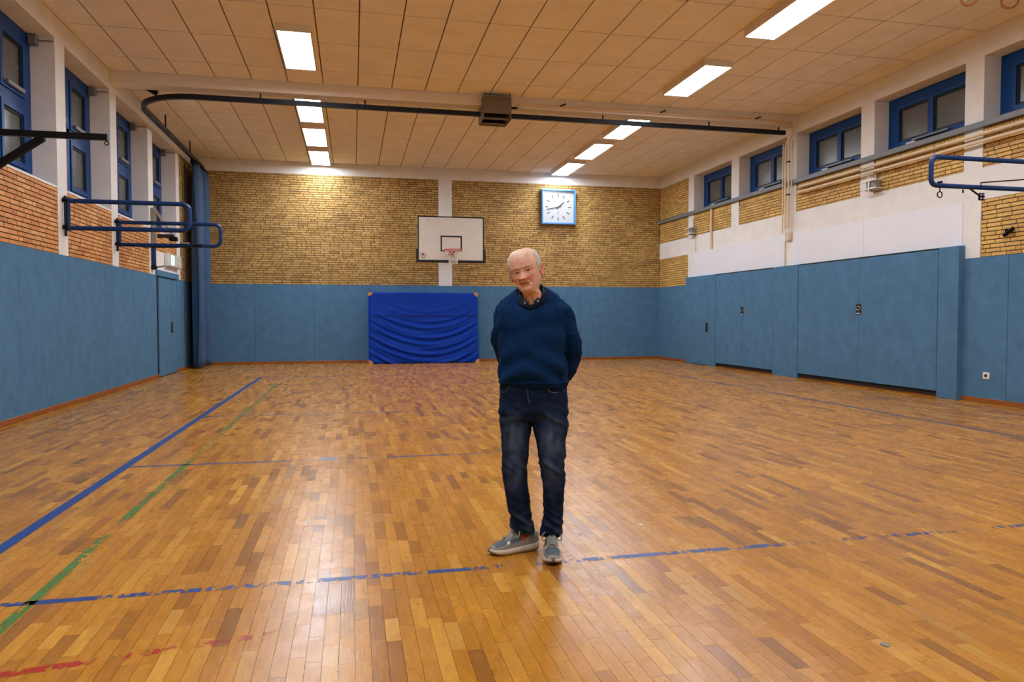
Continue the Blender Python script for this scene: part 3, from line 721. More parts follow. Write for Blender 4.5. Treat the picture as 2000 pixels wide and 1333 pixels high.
MB().tube([(6.99, 6.90, 2.765), (6.99, 6.90, 2.82), (8.6, 6.90, 2.98)], .008, 6).build('tension_rod', M['black_metal'], t3)

bk = empty('wall_bracket_arm', (XL, 9.26, 2.8), 'black steel wall arm with diagonal brace and eye hook', 'bracket')
MB().cbox(XL, -2.775, 9.225, 9.295, 3.352, 3.42, .005).build('arm', M['black_metal'], bk)
MB().ringloft([[(XL, y, z+dz) for y, dz in ((9.23, -.045), (9.29, -.045), (9.29, .045), (9.23, .045))] for z in (2.90,)]+[[(-3.42, y, 3.36+dz) for y, dz in ((9.23, -.045), (9.29, -.045), (9.29, .045), (9.23, .045))]], smooth=False).build('brace', M['black_metal'], bk)
MB().cbox(XL, XL+.012, 9.18, 9.34, 2.8, 3.5, .004).build('wall_plate', M['black_metal'], bk)
MB().tube([(-2.775+.0, 9.26, 3.35)]+[(-2.775+.021*math.sin(a), 9.26, 3.318+.021*math.cos(a)) for a in np.linspace(.2, 2*PI, 14)], .006, 6).build('eye_hook', M['black_metal'], bk)
MB().cbox(-2.776, -2.762, 9.225, 9.295, 3.345, 3.425, .003).build('end_cap', M['black_metal'], bk)

wp = empty('folding_wall_post', (XL, 16.27, 2.28), 'grey and blue wall post with a folded diagonal arm beside the exit door', 'bracket')
MB().cbox(XL+.004, XL+.08, 16.21, 16.33, 2.78, 3.56, .006).build('upper_post', pmat('post_grey', srgb(140, 134, 122), .5), wp)
MB().cbox(XL+.01, XL+.075, 16.215, 16.325, 2.34, 2.78, .006).build('lower_post', M['tube_blue'], wp)
MB().ringloft([[(x+dx, y, z) for dx, y in ((-.03, 16.25), (.03, 16.25), (.03, 16.29), (-.03, 16.29))] for x, z in ((XL+.08, 3.52), (-3.63, 2.96))], smooth=False).build('diagonal_arm', pmat('arm_beige', srgb(176, 160, 136), .5), wp)
MB().cbox(-3.72, -3.56, 16.2, 16.34, 2.88, 2.97, .015).build('clamp', M['black_metal'], wp)
MB().cbox(-3.95, -3.62, 16.24, 16.30, 2.94, 3.02, .012).build('lower_link', M['brown_black'], wp)
MB().tube([(XL+.04, 16.2, 2.33), (XL+.04, 16.34, 2.33)], .05, 14).build('knob', M['black_metal'], wp)
MB().tube([(XL+.06, 16.27, 2.33), (XL+.22, 16.27, 2.35), (XL+.22, 16.27, 2.38)], .012, 8).build('knob_lever', M['black_metal'], wp)

# ---- exit sign above the left door
ex = empty('exit_sign', (XL+.06, 17.9, 2.42), 'lit emergency exit sign above the blue door on the left', 'sign')
MB().cbox(XL+.002, XL+.09, 17.28, 18.52, 2.43, 2.72, .012).build('housing', M['white_metal'], ex)
face = MB().cbox(XL+.09, XL+.096, 17.34, 18.46, 2.455, 2.695, .003).build('face_panel', pmat('sign_face', srgb(205, 214, 208), .4), ex)
glow = emit_mat('exit_glow', (.35, 1., .75), 2.2)
mb = MB(); X = XL+.099                                              # running figure and door, cut as flat shapes
mb.add([(X, 17.50, 2.47), (X, 17.78, 2.47), (X, 17.78, 2.68), (X, 17.50, 2.68)], [(0, 1, 2, 3)])
mb.build('lit_field', glow, face)
mb = MB(); X = XL+.1005; dk = pmat('pictogram_green', srgb(12, 110, 70), .5)
mb.tube([(X, 17.60, 2.655), (X+.0005, 17.60, 2.655)], .016, 10)
for a, b, wd in (((17.61, 2.635), (17.635, 2.57), .02), ((17.635, 2.575), (17.59, 2.53), .012), ((17.59, 2.53), (17.55, 2.525), .012), ((17.635, 2.575), (17.67, 2.53), .012), ((17.67, 2.53), (17.67, 2.48), .012), ((17.612, 2.625), (17.57, 2.60), .010), ((17.615, 2.625), (17.665, 2.60), .010)):
    a, b = Vector((X, *a)), Vector((X, *b)); d = (b-a).normalized(); n = Vector((0, -d.z, d.y))*wd
    mb.add([a-n, a+n, b+n, b-n], [(0, 1, 2, 3)])
mb.build('pictogram', dk, face)

# ---- basketball backboard
bbx, bby = 2.592, 19.25
hoop = empty('basketball_backboard', (bbx, bby, 2.75), 'white basketball backboard with red rim on the brick end wall', 'backboard')
MB().cbox(1.70, 3.485, bby, bby+.035, 2.80, 3.975, .004).build('board', pmat('board_face', srgb(222, 216, 206), .45, var=.03), hoop)
blk = pmat('board_black', srgb(20, 22, 24), .6)
mb = MB(); y0 = bby-.002
for x0, x1, z0, z1 in ((1.70, 3.485, 3.945, 3.977), (1.70, 1.733, 2.80, 3.945), (3.452, 3.485, 2.80, 3.945)): mb.box(x0, x1, y0, bby+.001, z0, z1)
mb.build('border', blk, hoop)
mb = MB()
for x0, x1, z0, z1 in ((2.305, 2.885, 3.425, 3.465), (2.305, 2.345, 3.04, 3.425), (2.845, 2.885, 3.04, 3.425), (2.345, 2.845, 3.04, 3.075)): mb.box(x0, x1, y0, bby+.001, z0, z1)
mb.build('target_square', blk, hoop)
mb = MB(); mb.cbox(1.655, 3.53, bby-.025, bby+.06, 2.745, 2.815, .02); mb.cbox(1.655, 1.725, bby-.025, bby+.06, 2.80, 3.10, .02); mb.cbox(3.46, 3.53, bby-.025, bby+.06, 2.80, 3.10, .02)
mb.build('edge_padding', blk, hoop)
for x, z in ((1.96, 3.86), (3.22, 3.85), (1.985, 2.89), (3.235, 2.89)): MB().cyl((x, bby-.003, z), (0, 1, 0), .012, .008, 10).build('bolt', M['grey_metal'], hoop)
rx, ry, rz = bbx, bby-.40, 3.05; red = pmat('rim_red', srgb(196, 34, 30), .4)
rim = MB().tube([(rx+.235*math.cos(a), ry+.235*math.sin(a), rz) for a in np.linspace(0, 2*PI, 33)[:-1]], .013, 8, closed=True).build('rim', red, hoop)
MB().add([(rx-.09, bby-.01, rz-.13), (rx+.09, bby-.01, rz-.13), (rx+.09, bby-.01, rz+.012), (rx-.09, bby-.01, rz+.012), (rx-.07, ry+.22, rz-.01), (rx+.07, ry+.22, rz-.01), (rx+.07, ry+.22, rz+.01), (rx-.07, ry+.22, rz+.01)],
         [(0, 1, 2, 3), (0, 4, 5, 1), (3, 2, 6, 7), (0, 3, 7, 4), (1, 5, 6, 2), (4, 7, 6, 5)]).build('rim_bracket', red, rim)
mb = MB(); nn = 12
def netp(k, j):
    a = 2*PI*(k+.5*(j % 2))/nn; rr_ = [.225, .19, .155, .13, .115, .11][j]; return (rx+rr_*math.cos(a), ry+rr_*math.sin(a), rz-.01-[0, .07, .14, .21, .28, .36][j])
for j in range(5):
    for k in range(nn):
        mb.tube([netp(k, j), netp(k if j % 2 == 0 else k+1, j+1)], .0055, 4, cap=False); mb.tube([netp(k, j), netp(k-1 if j % 2 == 0 else k, j+1)], .0055, 4, cap=False)
mb.build('net', pmat('net_cord', srgb(228, 222, 210), .8), rim)
lg = MB().cyl((1.842, bby-.002, 2.945), (0, 1, 0), .072, .004, 24).build('maker_badge', pmat('badge_red', srgb(196, 50, 44), .5), hoop)
MB().cyl((1.842, bby-.0045, 2.945), (0, 1, 0), .056, .002, 24).build('badge_disc', M['white_metal'], lg)
mb = MB(); mb.cyl((1.835, bby-.0058, 2.955), (0, 1, 0), .030, .001, 14); mb.box(1.86, 1.875, bby-.0063, bby-.0053, 2.915, 2.955); mb.build('badge_figure', pmat('badge_dark', srgb(90, 40, 40), .5), lg)
mb = MB(); mb.box(1.782, 1.902, bby-.003, bby, 2.853, 2.866); mb.build('badge_caption', blk, lg)
for x in (1.95, 3.22):
    for z in (3.05, 3.75): MB().tube([(x, bby+.03, z), (2.62+(x-2.6)*.25, YB-.01, z)], .025, 8).build('support_arm', M['white_metal'], hoop)
MB().tube([(1.95, bby+.03, 3.75), (2.62+(1.95-2.6)*.25, YB-.02, 3.05)], .018, 8).build('support_brace', M['white_metal'], hoop)
MB().tube([(3.22, bby+.03, 3.75), (2.62+(3.22-2.6)*.25, YB-.02, 3.05)], .018, 8).build('support_brace', M['white_metal'], hoop)
MB().cbox(2.44, 2.81, YB-.03, YB-.003, 2.9, 3.9, .005).build('wall_mount', M['white_metal'], hoop)

# ---- wall clock, twenty to two
ck = empty('wall_clock', (5.96, YB-.1, 4.03), 'large square wall clock in a light blue case behind a wire guard', 'clock')
xa, xb, za, zb, yf = 5.45, 6.49, 4.03, 5.05, YB-.20; cbl = pmat('clock_blue', srgb(82, 140, 196), .4, var=.05)
mb = MB(); mb.cbox(xa, xa+.045, yf, YB-.003, za, zb, .006); mb.cbox(xb-.045, xb, yf, YB-.003, za, zb, .006); mb.cbox(xa+.045, xb-.045, yf, YB-.003, za, za+.045, .006); mb.cbox(xa+.045, xb-.045, yf, YB-.003, zb-.045, zb, .006)
mb.build('case', cbl, ck)
MB().box(xa+.04, xb-.04, yf+.09, yf+.10, za+.04, zb-.04).build('dial', pmat('dial_white', srgb(236, 238, 238), .5, var=.02), ck)
ccx, ccz = (xa+xb)/2, (za+zb)/2; yd = yf+.088
def dial_bar(ang, r0, r1, wd, name, yo=0.):
    d = Vector((math.sin(ang), 0, math.cos(ang))); n = Vector((d.z, 0, -d.x))*wd/2; c = Vector((ccx, yd-yo, ccz))
    q = [c+d*r0-n, c+d*r0+n, c+d*r1+n, c+d*r1-n]; b = [p+Vector((0, .004, 0)) for p in q]
    return MB().add(q+b, [(0, 1, 2, 3), (7, 6, 5, 4), (0, 4, 5, 1), (1, 5, 6, 2), (2, 6, 7, 3), (3, 7, 4, 0)]).build(name, blk, ck)
for h_ in range(12): dial_bar(h_*PI/6, .30, .40, .028, 'hour_mark')
dial_bar(2*PI*(1+43/60)/12, -.07, .23, .034, 'hour_hand', .012); dial_bar(2*PI*43/60, -.1, .37, .022, 'minute_hand', .02)
MB().box(ccx-.018, ccx+.018, yd-.002, yd, ccz-.15, ccz-.12).box(ccx-.016, ccx+.016, yd-.002, yd, ccz-.20, ccz-.165).build('dial_emblem', pmat('emblem_blue', srgb(110, 124, 156), .5), ck)
mb = MB()
for i in range(1, 40):
    p = xa+.045+i*(xb-xa-.09)/40; mb.box(p-.0012, p+.0012, yf+.006, yf+.0085, za+.045, zb-.045)
    p = za+.045+i*(zb-za-.09)/40; mb.box(xa+.045, xb-.045, yf+.0085, yf+.011, p-.0012, p+.0012)
mb.build('wire_guard', M['steel'], ck)

# ---- crash mat leaning on the end wall
mt = empty('crash_mat', (1.95, 20.35, 0), 'thick blue crash mat with sagging wrinkled cover leaning on the end wall', 'gym mat')
mx0, mx1, mz1, myf = .43, 3.475, 1.972, 20.02; nx, nz = 150, 110
def mat_front(u, v):
    """drooping wrinkles: hanging garlands that deepen towards the bottom"""
    s = (2*u-1); sag = .42*(1-s*s)
    d = 0.
    ph = (v+sag*.62)
    amp = .020*min(1, max(0, (1.02-v)*1.5))*min(1, 6*u+.25)*min(1, 6*(1-u)+.25)
    if v > .62: amp *= max(0., 1-(v-.62)/.38)*(.35+.65*abs(s))
    d += amp*math.sin(ph*52+1.3*math.sin(3*s)+.8*s)+.6*amp*math.sin(ph*83+2*s+1)
    d += .02*mnoise.noise((u*5, v*4, 3.1))
    e = min(u, 1-u, v, 1-v); d -= .03*(1-min(1, e/.03))**2
    return d
v = []; 
for j in range(nz+1):
    for i in range(nx+1):
        u_, v_ = i/nx, j/nz
        v.append((mx0+(mx1-mx0)*u_, myf+.22*v_-mat_front(u_, v_), .004+(mz1-.004)*v_))
fc = [(j*(nx+1)+i, j*(nx+1)+i+1, (j+1)*(nx+1)+i+1, (j+1)*(nx+1)+i) for j in range(nz) for i in range(nx)]
mb = MB(); mb.add(v, fc, 0, True)
B = lambda i, j, dy: (v[j*(nx+1)+i][0], v[j*(nx+1)+i][1]+dy, v[j*(nx+1)+i][2])
ed = [(i, 0) for i in range(nx+1)]+[(nx, j) for j in range(1, nz+1)]+[(i, nz) for i in range(nx-1, -1, -1)]+[(0, j) for j in range(nz-1, 0, -1)]
fr = [v[j*(nx+1)+i] for i, j in ed]; bkp = [(p[0], myf+.22*p[2]/mz1+.40, p[2]) for p in fr]
n_ = len(fr); mb.add(fr+bkp, [(k, n_+k, n_+(k+1) % n_, (k+1) % n_) for k in range(n_)]+[tuple(range(n_, 2*n_))], 0, True)
mb.build('cover', pmat('mat_vinyl', srgb(0, 52, 158), .55, var=.08, vs=2., bump=.05, spec=.15), mt)
lea = pmat('corner_leather', srgb(196, 138, 82), .6, var=.2, vs=20)
for cxn, czn, sx, sz in ((mx0, mz1, 1, -1), (mx1, mz1, -1, -1), (mx0, 0, 1, 1), (mx1, 0, -1, 1)):
    yv = myf+.22*czn/mz1; q = []
    for (a, b) in ((-.006, -.004), (.10, -.004), (.11, .03), (.07, .075), (.03, .105), (-.006, .10)): q.append((cxn+sx*a, max(.002, czn+sz*b)))
    ring0 = [(x, yv-.012, z) for x, z in q]; ring1 = [(x, yv+.16, z) for x, z in q]
    if sx*sz < 0: ring0.reverse(); ring1.reverse()
    MB().ringloft([ring0, ring1], smooth=False).build('corner_patch', lea, mt)
MB().box(mx0+.05, mx1-.05, myf+.145-.018, myf+.15, 1.33, 1.337).build('cover_seam', pmat('seam_blue', srgb(8, 40, 104), .5), mt)

# ---- floor sockets and small floor bits
def floor_socket(x, y, w_, d_, frame_m, label, lid=srgb(196, 140, 62)):
    t = empty('floor_socket', (x, y, 0), label, 'floor socket', 'floor sockets for posts')
    m_ = MB(); e = .007
    m_.box(x-w_/2, x+w_/2, y+d_/2-e, y+d_/2, 0, .0022); m_.box(x-w_/2, x+w_/2, y-d_/2, y-d_/2+e, 0, .0014)
    m_.box(x-w_/2, x-w_/2+e, y-d_/2, y+d_/2, 0, .0014); m_.box(x+w_/2-e, x+w_/2, y-d_/2, y+d_/2, 0, .0014)
    m_.build('frame', frame_m, t)
    MB().box(x-w_/2+e, x+w_/2-e, y-d_/2+e, y+d_/2-e, 0, .0016).build('lid', pmat('socket_lid', lid, .35, var=.1, vs=30), t)
floor_socket(-.238, 4.66, .135, .125, M['steel'], 'floor socket with bright metal edge and bare wooden lid, nearest the camera')
floor_socket(-.222, 6.745, .145, .155, M['steel'], 'steel framed floor socket on the thin blue line', srgb(96, 104, 128))
floor_socket(-.19, 10.87, .17, .15, M['steel'], 'faint floor socket farthest from the camera')
MB().cyl((2.045, 2.42, .002), (0, 0, 1), .018, .004, 16).build('floor_plug', M['steel'], floor)['label'] = 'small metal plug'
MB().cyl((1.04, 16.16, .002), (0, 0, 1), .055, .004, 16).build('floor_cap', pmat('cap_blue', srgb(30, 56, 110), .5), floor)['label'] = 'round blue floor cap'
tag(MB().cbox(1.738, 1.76, 4.165, 4.19, .0, .002, .0008).build('paper_scrap', M['white_metal']), 'tiny white paper scrap on the parquet right of the man', 'scrap')

# ---- gymnastic rings drawn up under the ceiling
ringm = pmat('ring_wood', srgb(170, 104, 48), .4, var=.2, vs=20)
for k, (px, py, lab) in enumerate(((1893, 10, 'wooden gymnastic ring pulled up under the ceiling, left one of the pair'), (1972, 15.5, 'wooden gymnastic ring pulled up under the ceiling, right one of the pair'))):
    d = ray(px, py); zb_ = 5.12; q = np.array([0, 0, CAM_Z])+d*((zb_-CAM_Z)/d[2]); x, y = q[0], q[1]
    t = empty('gymnastic_ring', (x, y, zb_), lab, 'ring', 'pair of gymnastic rings')
    R_ = .088; e = Vector((math.cos(.6), -math.sin(.6), 0))
    MB().tube([(x+e.x*R_*math.cos(a), y+e.y*R_*math.cos(a), zb_+R_+R_*math.sin(a)) for a in np.linspace(0, 2*PI, 29)[:-1]], .014, 8, closed=True).build('hoop', ringm, t)
    MB().tube([(x, y, zb_+2*R_-.02), (x, y, ZC+.001)], .012, 6).build('strap', pmat('strap', srgb(150, 130, 100), .8), t)
# ================================================================== PERSON
PO = np.array([.935, 3.72, 0.]); PA = math.atan2(PO[0], PO[1])
PEX = np.array([math.cos(PA), -math.sin(PA), 0]); PEY = np.array([math.sin(PA), math.cos(PA), 0])
def P(px, py, Y):
    """pixel -> (X, Z) in the man's own frame on the plane Y (X image right, Y away, Z up)"""
    C_ = np.array([0, 0, CAM_Z]); d = ray(px, py); t = ((PO-C_)@PEY+Y)/(d@PEY); q = C_+t*d-PO
    return float(q@PEX), float(q[2])
def ring(pl, pr, py, Y, fd, bd, tilt=0., shrink=1., n=44, e=2.3):
    xa, z = P(pl, py, Y); xb, _ = P(pr, py, Y); cx, hw = (xa+xb)/2, (xb-xa)/2*shrink; out = []
    for k in range(n):
        a = 2*PI*k/n; s, c = math.sin(a), math.cos(a)
        x = cx+hw*math.copysign(abs(s)**(2/e), s); dd = (fd if c > 0 else bd)*shrink
        out.append((x, Y-dd*math.copysign(abs(c)**(2/e), c), z-tilt*c))
    return out
def fuse(mb, voxel, it=4):
    """union of overlapping closed shells as one continuous surface"""
    me = mb.mesh('tmp', M['plaster']); ob = bpy.data.objects.new('tmp', me); COL.objects.link(ob)
    r = ob.modifiers.new('r', 'REMESH'); r.mode = 'VOXEL'; r.voxel_size = voxel; r.use_smooth_shade = True
    s = ob.modifiers.new('s', 'SMOOTH'); s.factor = .5; s.iterations = it
    dg = bpy.context.evaluated_depsgraph_get(); m2 = bpy.data.meshes.new_from_object(ob.evaluated_get(dg))
    bpy.data.objects.remove(ob); bpy.data.meshes.remove(me); m2.materials.clear(); return m2
def get_v(me):
    a = np.zeros(len(me.vertices)*3); me.vertices.foreach_get('co', a); return a.reshape(-1, 3)
def get_n(me):
    a = np.zeros(len(me.vertices)*3); me.vertices.foreach_get('normal', a); return a.reshape(-1, 3)
def set_v(me, v): me.vertices.foreach_set('co', v.ravel()); me.update()
def set_col(me, c):
    at = me.color_attributes.new('col', 'FLOAT_COLOR', 'POINT'); a = np.ones((len(me.vertices), 4)); a[:, :3] = c
    at.data.foreach_set('color', a.ravel())
def smooth_all(me): me.polygons.foreach_set('use_smooth', [True]*len(me.polygons)); me.update()
nz3 = lambda x, y, z: mnoise.noise((x, y, z))
def sst(a, b, x):
    t = np.clip((np.asarray(x, float)-a)/(b-a), 0, 1); return t*t*(3-2*t)
def path_tube(mb, pts, radii, n=18):
    mb.tube([Vector(p) for p in pts], list(radii), n)
def smooth_path(keys, rads, m=5):
    """Catmull-Rom through the joints, radii interpolated"""
    k = [Vector(p) for p in keys]; out = []; rr_ = []
    for i in range(len(k)-1):
        p0, p1, p2, p3 = k[max(i-1, 0)], k[i], k[i+1], k[min(i+2, len(k)-1)]
        for j in range(m):
            t = j/m; out.append(.5*((2*p1)+(p2-p0)*t+(2*p0-5*p1+4*p2-p3)*t*t+(3*p1-p0-3*p2+p3)*t**3)); rr_.append(rads[i]*(1-t)+rads[i+1]*t)
    return out+[k[-1]], rr_+[rads[-1]]
def K(px, py, Y): x, z = P(px, py, Y); return (x, Y, z)

# ---------------- outlines
TORSO = [(979, 1108, 757, .07, .115, .11), (973, 1110, 745, .07, .130, .115), (972, 1109, 730, .07, .138, .118), (973, 1107, 708, .07, .140, .118), (974, 1104, 685, .07, .135, .118),
         (973, 1103, 660, .07, .128, .118), (970, 1105, 632, .07, .120, .118), (972, 1105, 612, .07, .106, .115, .004), (973, 1107, 599, .07, .090, .110, .012), (979, 1103, 588, .07, .068, .10, .022),
         (988, 1092, 579, .07, .060, .088, .032), (1001, 1078, 573, .062, .054, .078, .044), (1010, 1065, 570, .058, .046, .068, .054)]
ARM_L = ([K(996, 594, .075), K(984, 605, .08), K(979, 630, .09), K(976, 668, .13), K(988, 705, .185), K(1008, 733, .215), K(1020, 744, .225)], [.018, .044, .047, .045, .044, .041, .036])
ARM_R = ([K(1086, 596, .075), K(1100, 606, .08), K(1110, 640, .09), K(1118, 682, .13), K(1113, 715, .175), K(1098, 738, .21), K(1084, 748, .225)], [.018, .046, .053, .052, .050, .044, .037])
PELVIS = [(977, 1106, 744, .075, .108, .112), (975, 1107, 760, .075, .110, .118), (973.5, 1109.5, 785, .075, .112, .125), (974, 1111, 803, .075, .108, .122), (977, 1109, 818, .075, .09, .11)]
LEG_L = [(976, 1036, 806, .08, .085, .095), (975.5, 1037.5, 825, .08, .086, .095), (979, 1035, 866, .085, .080, .085), (980, 1029, 908, .08, .070, .070), (982, 1030, 930, .082, .067, .066), (986, 1032, 955, .088, .064, .066),
         (991, 1034.5, 985, .10, .060, .064), (997, 1040, 1012, .115, .058, .060), (998, 1043, 1027, .122, .062, .060), (1008, 1044, 1039, .128, .056, .056)]
LEG_R = [(1042, 1108, 806, .06, .088, .095), (1040, 1109.5, 825, .06, .088, .095), (1045, 1107, 852, .05, .082, .088), (1050, 1104, 884, .045, .076, .078), (1055, 1102.5, 918, .04, .070, .070), (1059, 1104.5, 943, .05, .067, .066),
         (1060, 1102, 978, .07, .062, .064), (1061, 1099.5, 1012, .085, .060, .060), (1055, 1100.5, 1032, .09, .064, .060), (1055, 1097, 1046, .09, .058, .056)]

person_xf = (tuple(PO), -PA)
# ---------------- head surface
HZ = [.235, .2343, .2325, .229, .222, .214, .205, .185, .160, .140, .125, .112, .100, .085, .070, .055, .040, .025, .012, .004, -.004, -.013, -.025, -.05, -.08, -.11, -.14]
HW = [.001, .014, .028, .041, .0555, .0635, .0695, .0765, .0805, .0810, .0800, .0785, .0775, .0760, .0735, .069, .063, .055, .046, .042, .045, .049, .051, .052, .050, .048, .048]
HF = [.001, .014, .028, .042, .0575, .067, .0745, .0845, .0910, .0930, .0935, .0885, .0880, .0890, .0890, .0895, .0880, .0880, .0860, .0760, .058, .044, .038, .033, .030, .030, .030]
HB = [.001, .018, .037, .055, .0700, .080, .0875, .0960, .1010, .1015, .1000, .0970, .0920, .0850, .0750, .0660, .0600, .0560, .0540, .0530, .053, .054, .055, .057, .060, .066, .08]
_zd = np.arange(-.145, .2355, .0005)
def _smooth(T):
    q = np.interp(-_zd, [-k for k in HZ], T); kr = np.exp(-(np.arange(-36, 37)*.0005/.006)**2/2); kr /= kr.sum()
    s = np.convolve(np.pad(q, 36, mode='edge'), kr, 'valid'); w_ = np.clip((.222-_zd)/.012, 0, 1); return q*(1-w_)+s*w_
_tabs = {}
def tab(z, T):
    if id(T) not in _tabs: _tabs[id(T)] = _smooth(T)
    return np.interp(z, _zd, _tabs[id(T)])
def seg_dist(x, z, a, b):
    a, b = np.array(a), np.array(b); d = b-a; t = np.clip(((x-a[0])*d[0]+(z-a[1])*d[1])/(d@d), 0, 1)
    return np.hypot(x-a[0]-t*d[0], z-a[1]-t*d[1])
def G(x, z, cx, cz, sx, sz): return np.exp(-((x-cx)/sx)**2/2-((z-cz)/sz)**2/2)
def face_relief(x, z):
    ax = np.abs(x); d = np.zeros_like(x)
    t = np.clip((.124-z)/.044, 0, 1); sig = .0068+.0052*t
    d += .033*t**1.1*sst(.068, .080, z)*np.exp(-(x/sig)**2/2)
    d += .013*G(ax, z, .0150, .0785, .0055, .006)
    d += -.015*G(ax, z, .030, .1165, .0150, .0095)
    d += .0085*G(ax, z, .032, .1200, .0140, .0030)+.0062*G(ax, z, .032, .1060, .0125, .0036)
    d += .0042*G(ax, z, .030, .1320+0*ax, .019, .0065)-.002*G(ax, z, 0, .130, .006, .006)
    d += .0070*G(ax, z, .044, .089, .016, .013)
    d += -.0060*np.exp(-(seg_dist(ax, z, (.021, .082), (.036, .050))/.0034)**2/2)
    d += -.0022*np.exp(-(seg_dist(ax, z, (.034, .046), (.040, .026))/.003)**2/2)
    zc = .0500+5.0*x*x; wm = sst(.031, .022, ax)
    d += wm*(-.0026*np.exp(-((z-zc)/.0016)**2/2)+.0016*np.exp(-((z-zc-.0055)/.0030)**2/2)+.0036*np.exp(-((z-zc+.0062)/.0034)**2/2))
    d += .0055*G(x, z, 0, .016, .017, .009)-.0032*G(x, z, 0, .034, .018, .005)
    d += .004*G(ax, z, .047, .034, .011, .012)
    d += -.0002*np.sin(z*620)*sst(.148, .156, z)*sst(.190, .178, z)*sst(.055, .03, ax)
    return d
HROLL, HYAW, HPITCH = math.radians(15.), math.radians(-14.), math.radians(3)
HORG = np.array([-.007, .030, 1.434])
def head_xf(p):
    """yaw, nod and tilt of the head on its neck; the turn fades out down the neck"""
    p = np.asarray(p, float); k = sst(-.13, .015, p[:, 2])
    c, s = np.cos(HYAW*k), np.sin(HYAW*k); x = p[:, 0]*c-p[:, 1]*s; y = p[:, 0]*s+p[:, 1]*c; z = p[:, 2]
    c, s = np.cos(HPITCH*k), np.sin(HPITCH*k); y, z = y*c-z*s, y*s+z*c
    kk = np.where(p[:, 2] < 0, sst(-.20, 0., p[:, 2])*.9+.1, 1.); c, s = np.cos(HROLL*kk), np.sin(HROLL*kk)
    X = x*c-z*s; Z = x*s+z*c
    return np.stack([X, y, Z], 1)+HORG
def head_grid(off=0., nv=190, na=150, z0=-.105):
    zz = np.concatenate([np.linspace(.235, .222, 14), np.linspace(.2195, .012, nv-60), np.linspace(.010, z0, 46)])
    a = np.linspace(0, 2*PI, na, endpoint=False); Zg, Ag = np.meshgrid(zz, a, indexing='ij')
    w_, f_, b_ = tab(Zg, HW), tab(Zg, HF), tab(Zg, HB); s, c = np.sin(Ag), np.cos(Ag); e = 2/2.35
    x = (w_+off)*np.sign(s)*np.abs(s)**e; y = -np.where(c > 0, f_+off, b_+off)*np.sign(c)*np.abs(c)**e
    return x, y, Zg, Ag, c
def build_head(mb_mesh_lists):
    x, y, z, a, c = head_grid()
    wf = sst(.05, .55, c)*sst(-.004, .006, z); y = y-face_relief(x, z)*wf
    neck = sst(.0, -.02, z)                                    # cords of the neck
    y = y-neck*sst(.2, .8, c)*(.004*np.exp(-((np.abs(x)-.013)/.005)**2/2)-.003*np.exp(-(x/.006)**2/2))
    nv, na = x.shape; v = np.stack([x.ravel(), y.ravel(), z.ravel()], 1)
    f = [(i*na+k, i*na+(k+1) % na, (i+1)*na+(k+1) % na, (i+1)*na+k) for i in range(nv-1) for k in range(na)]
    f.append(tuple(range(na))[::-1])
    # colour
    X, Z, Cc = v[:, 0], v[:, 2], c.ravel(); fr = sst(.0, .4, Cc)[:, None]; ax = np.abs(X)
    S = lambda *q: np.array(srgb(*q)); col = np.tile(S(236, 184, 154), (len(v), 1))
    def mixin(m, cc): nonlocal col; m = np.clip(m, 0, 1)[:, None]; col = col*(1-m)+S(*cc)*m
    mixin(sst(.16, .22, Z)*.6, (244, 212, 190))
    mixin(.6*G(ax, Z, .042, .086, .020, .018)*fr[:, 0], (216, 120, 94)); mixin(.4*G(X, Z, 0, .085, .014, .012)*fr[:, 0], (214, 130, 106))
    mixin(.5*G(ax, Z, .031, .112, .017, .011)*fr[:, 0], (196, 130, 110)); mixin(.8*np.exp(-((ax-.030)/.017)**2/2-((Z-.1335-.1*(ax-.03))/.0030)**2/2)*fr[:, 0], (150, 124, 106))
    zc = .0500+5.0*X*X; mixin(.75*np.exp(-((Z-zc)/.0055)**2/2)*sst(.029, .021, ax)*fr[:, 0], (170, 84, 72)); mixin(.8*np.exp(-((Z-zc)/.0014)**2/2)*sst(.029, .024, ax)*fr[:, 0], (92, 44, 38))
    mixin(.6*np.exp(-(seg_dist(ax, Z, (.020, .081), (.034, .052))/.0026)**2/2)*fr[:, 0], (150, 80, 62))
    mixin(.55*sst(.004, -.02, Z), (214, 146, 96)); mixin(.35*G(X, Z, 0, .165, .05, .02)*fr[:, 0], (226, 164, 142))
    for i in range(len(v)):
        q = nz3(v[i, 0]*60, v[i, 1]*60, v[i, 2]*60); col[i] *= 1+.10*q
    return v, f, col
hv, hf, hcol = build_head(None)
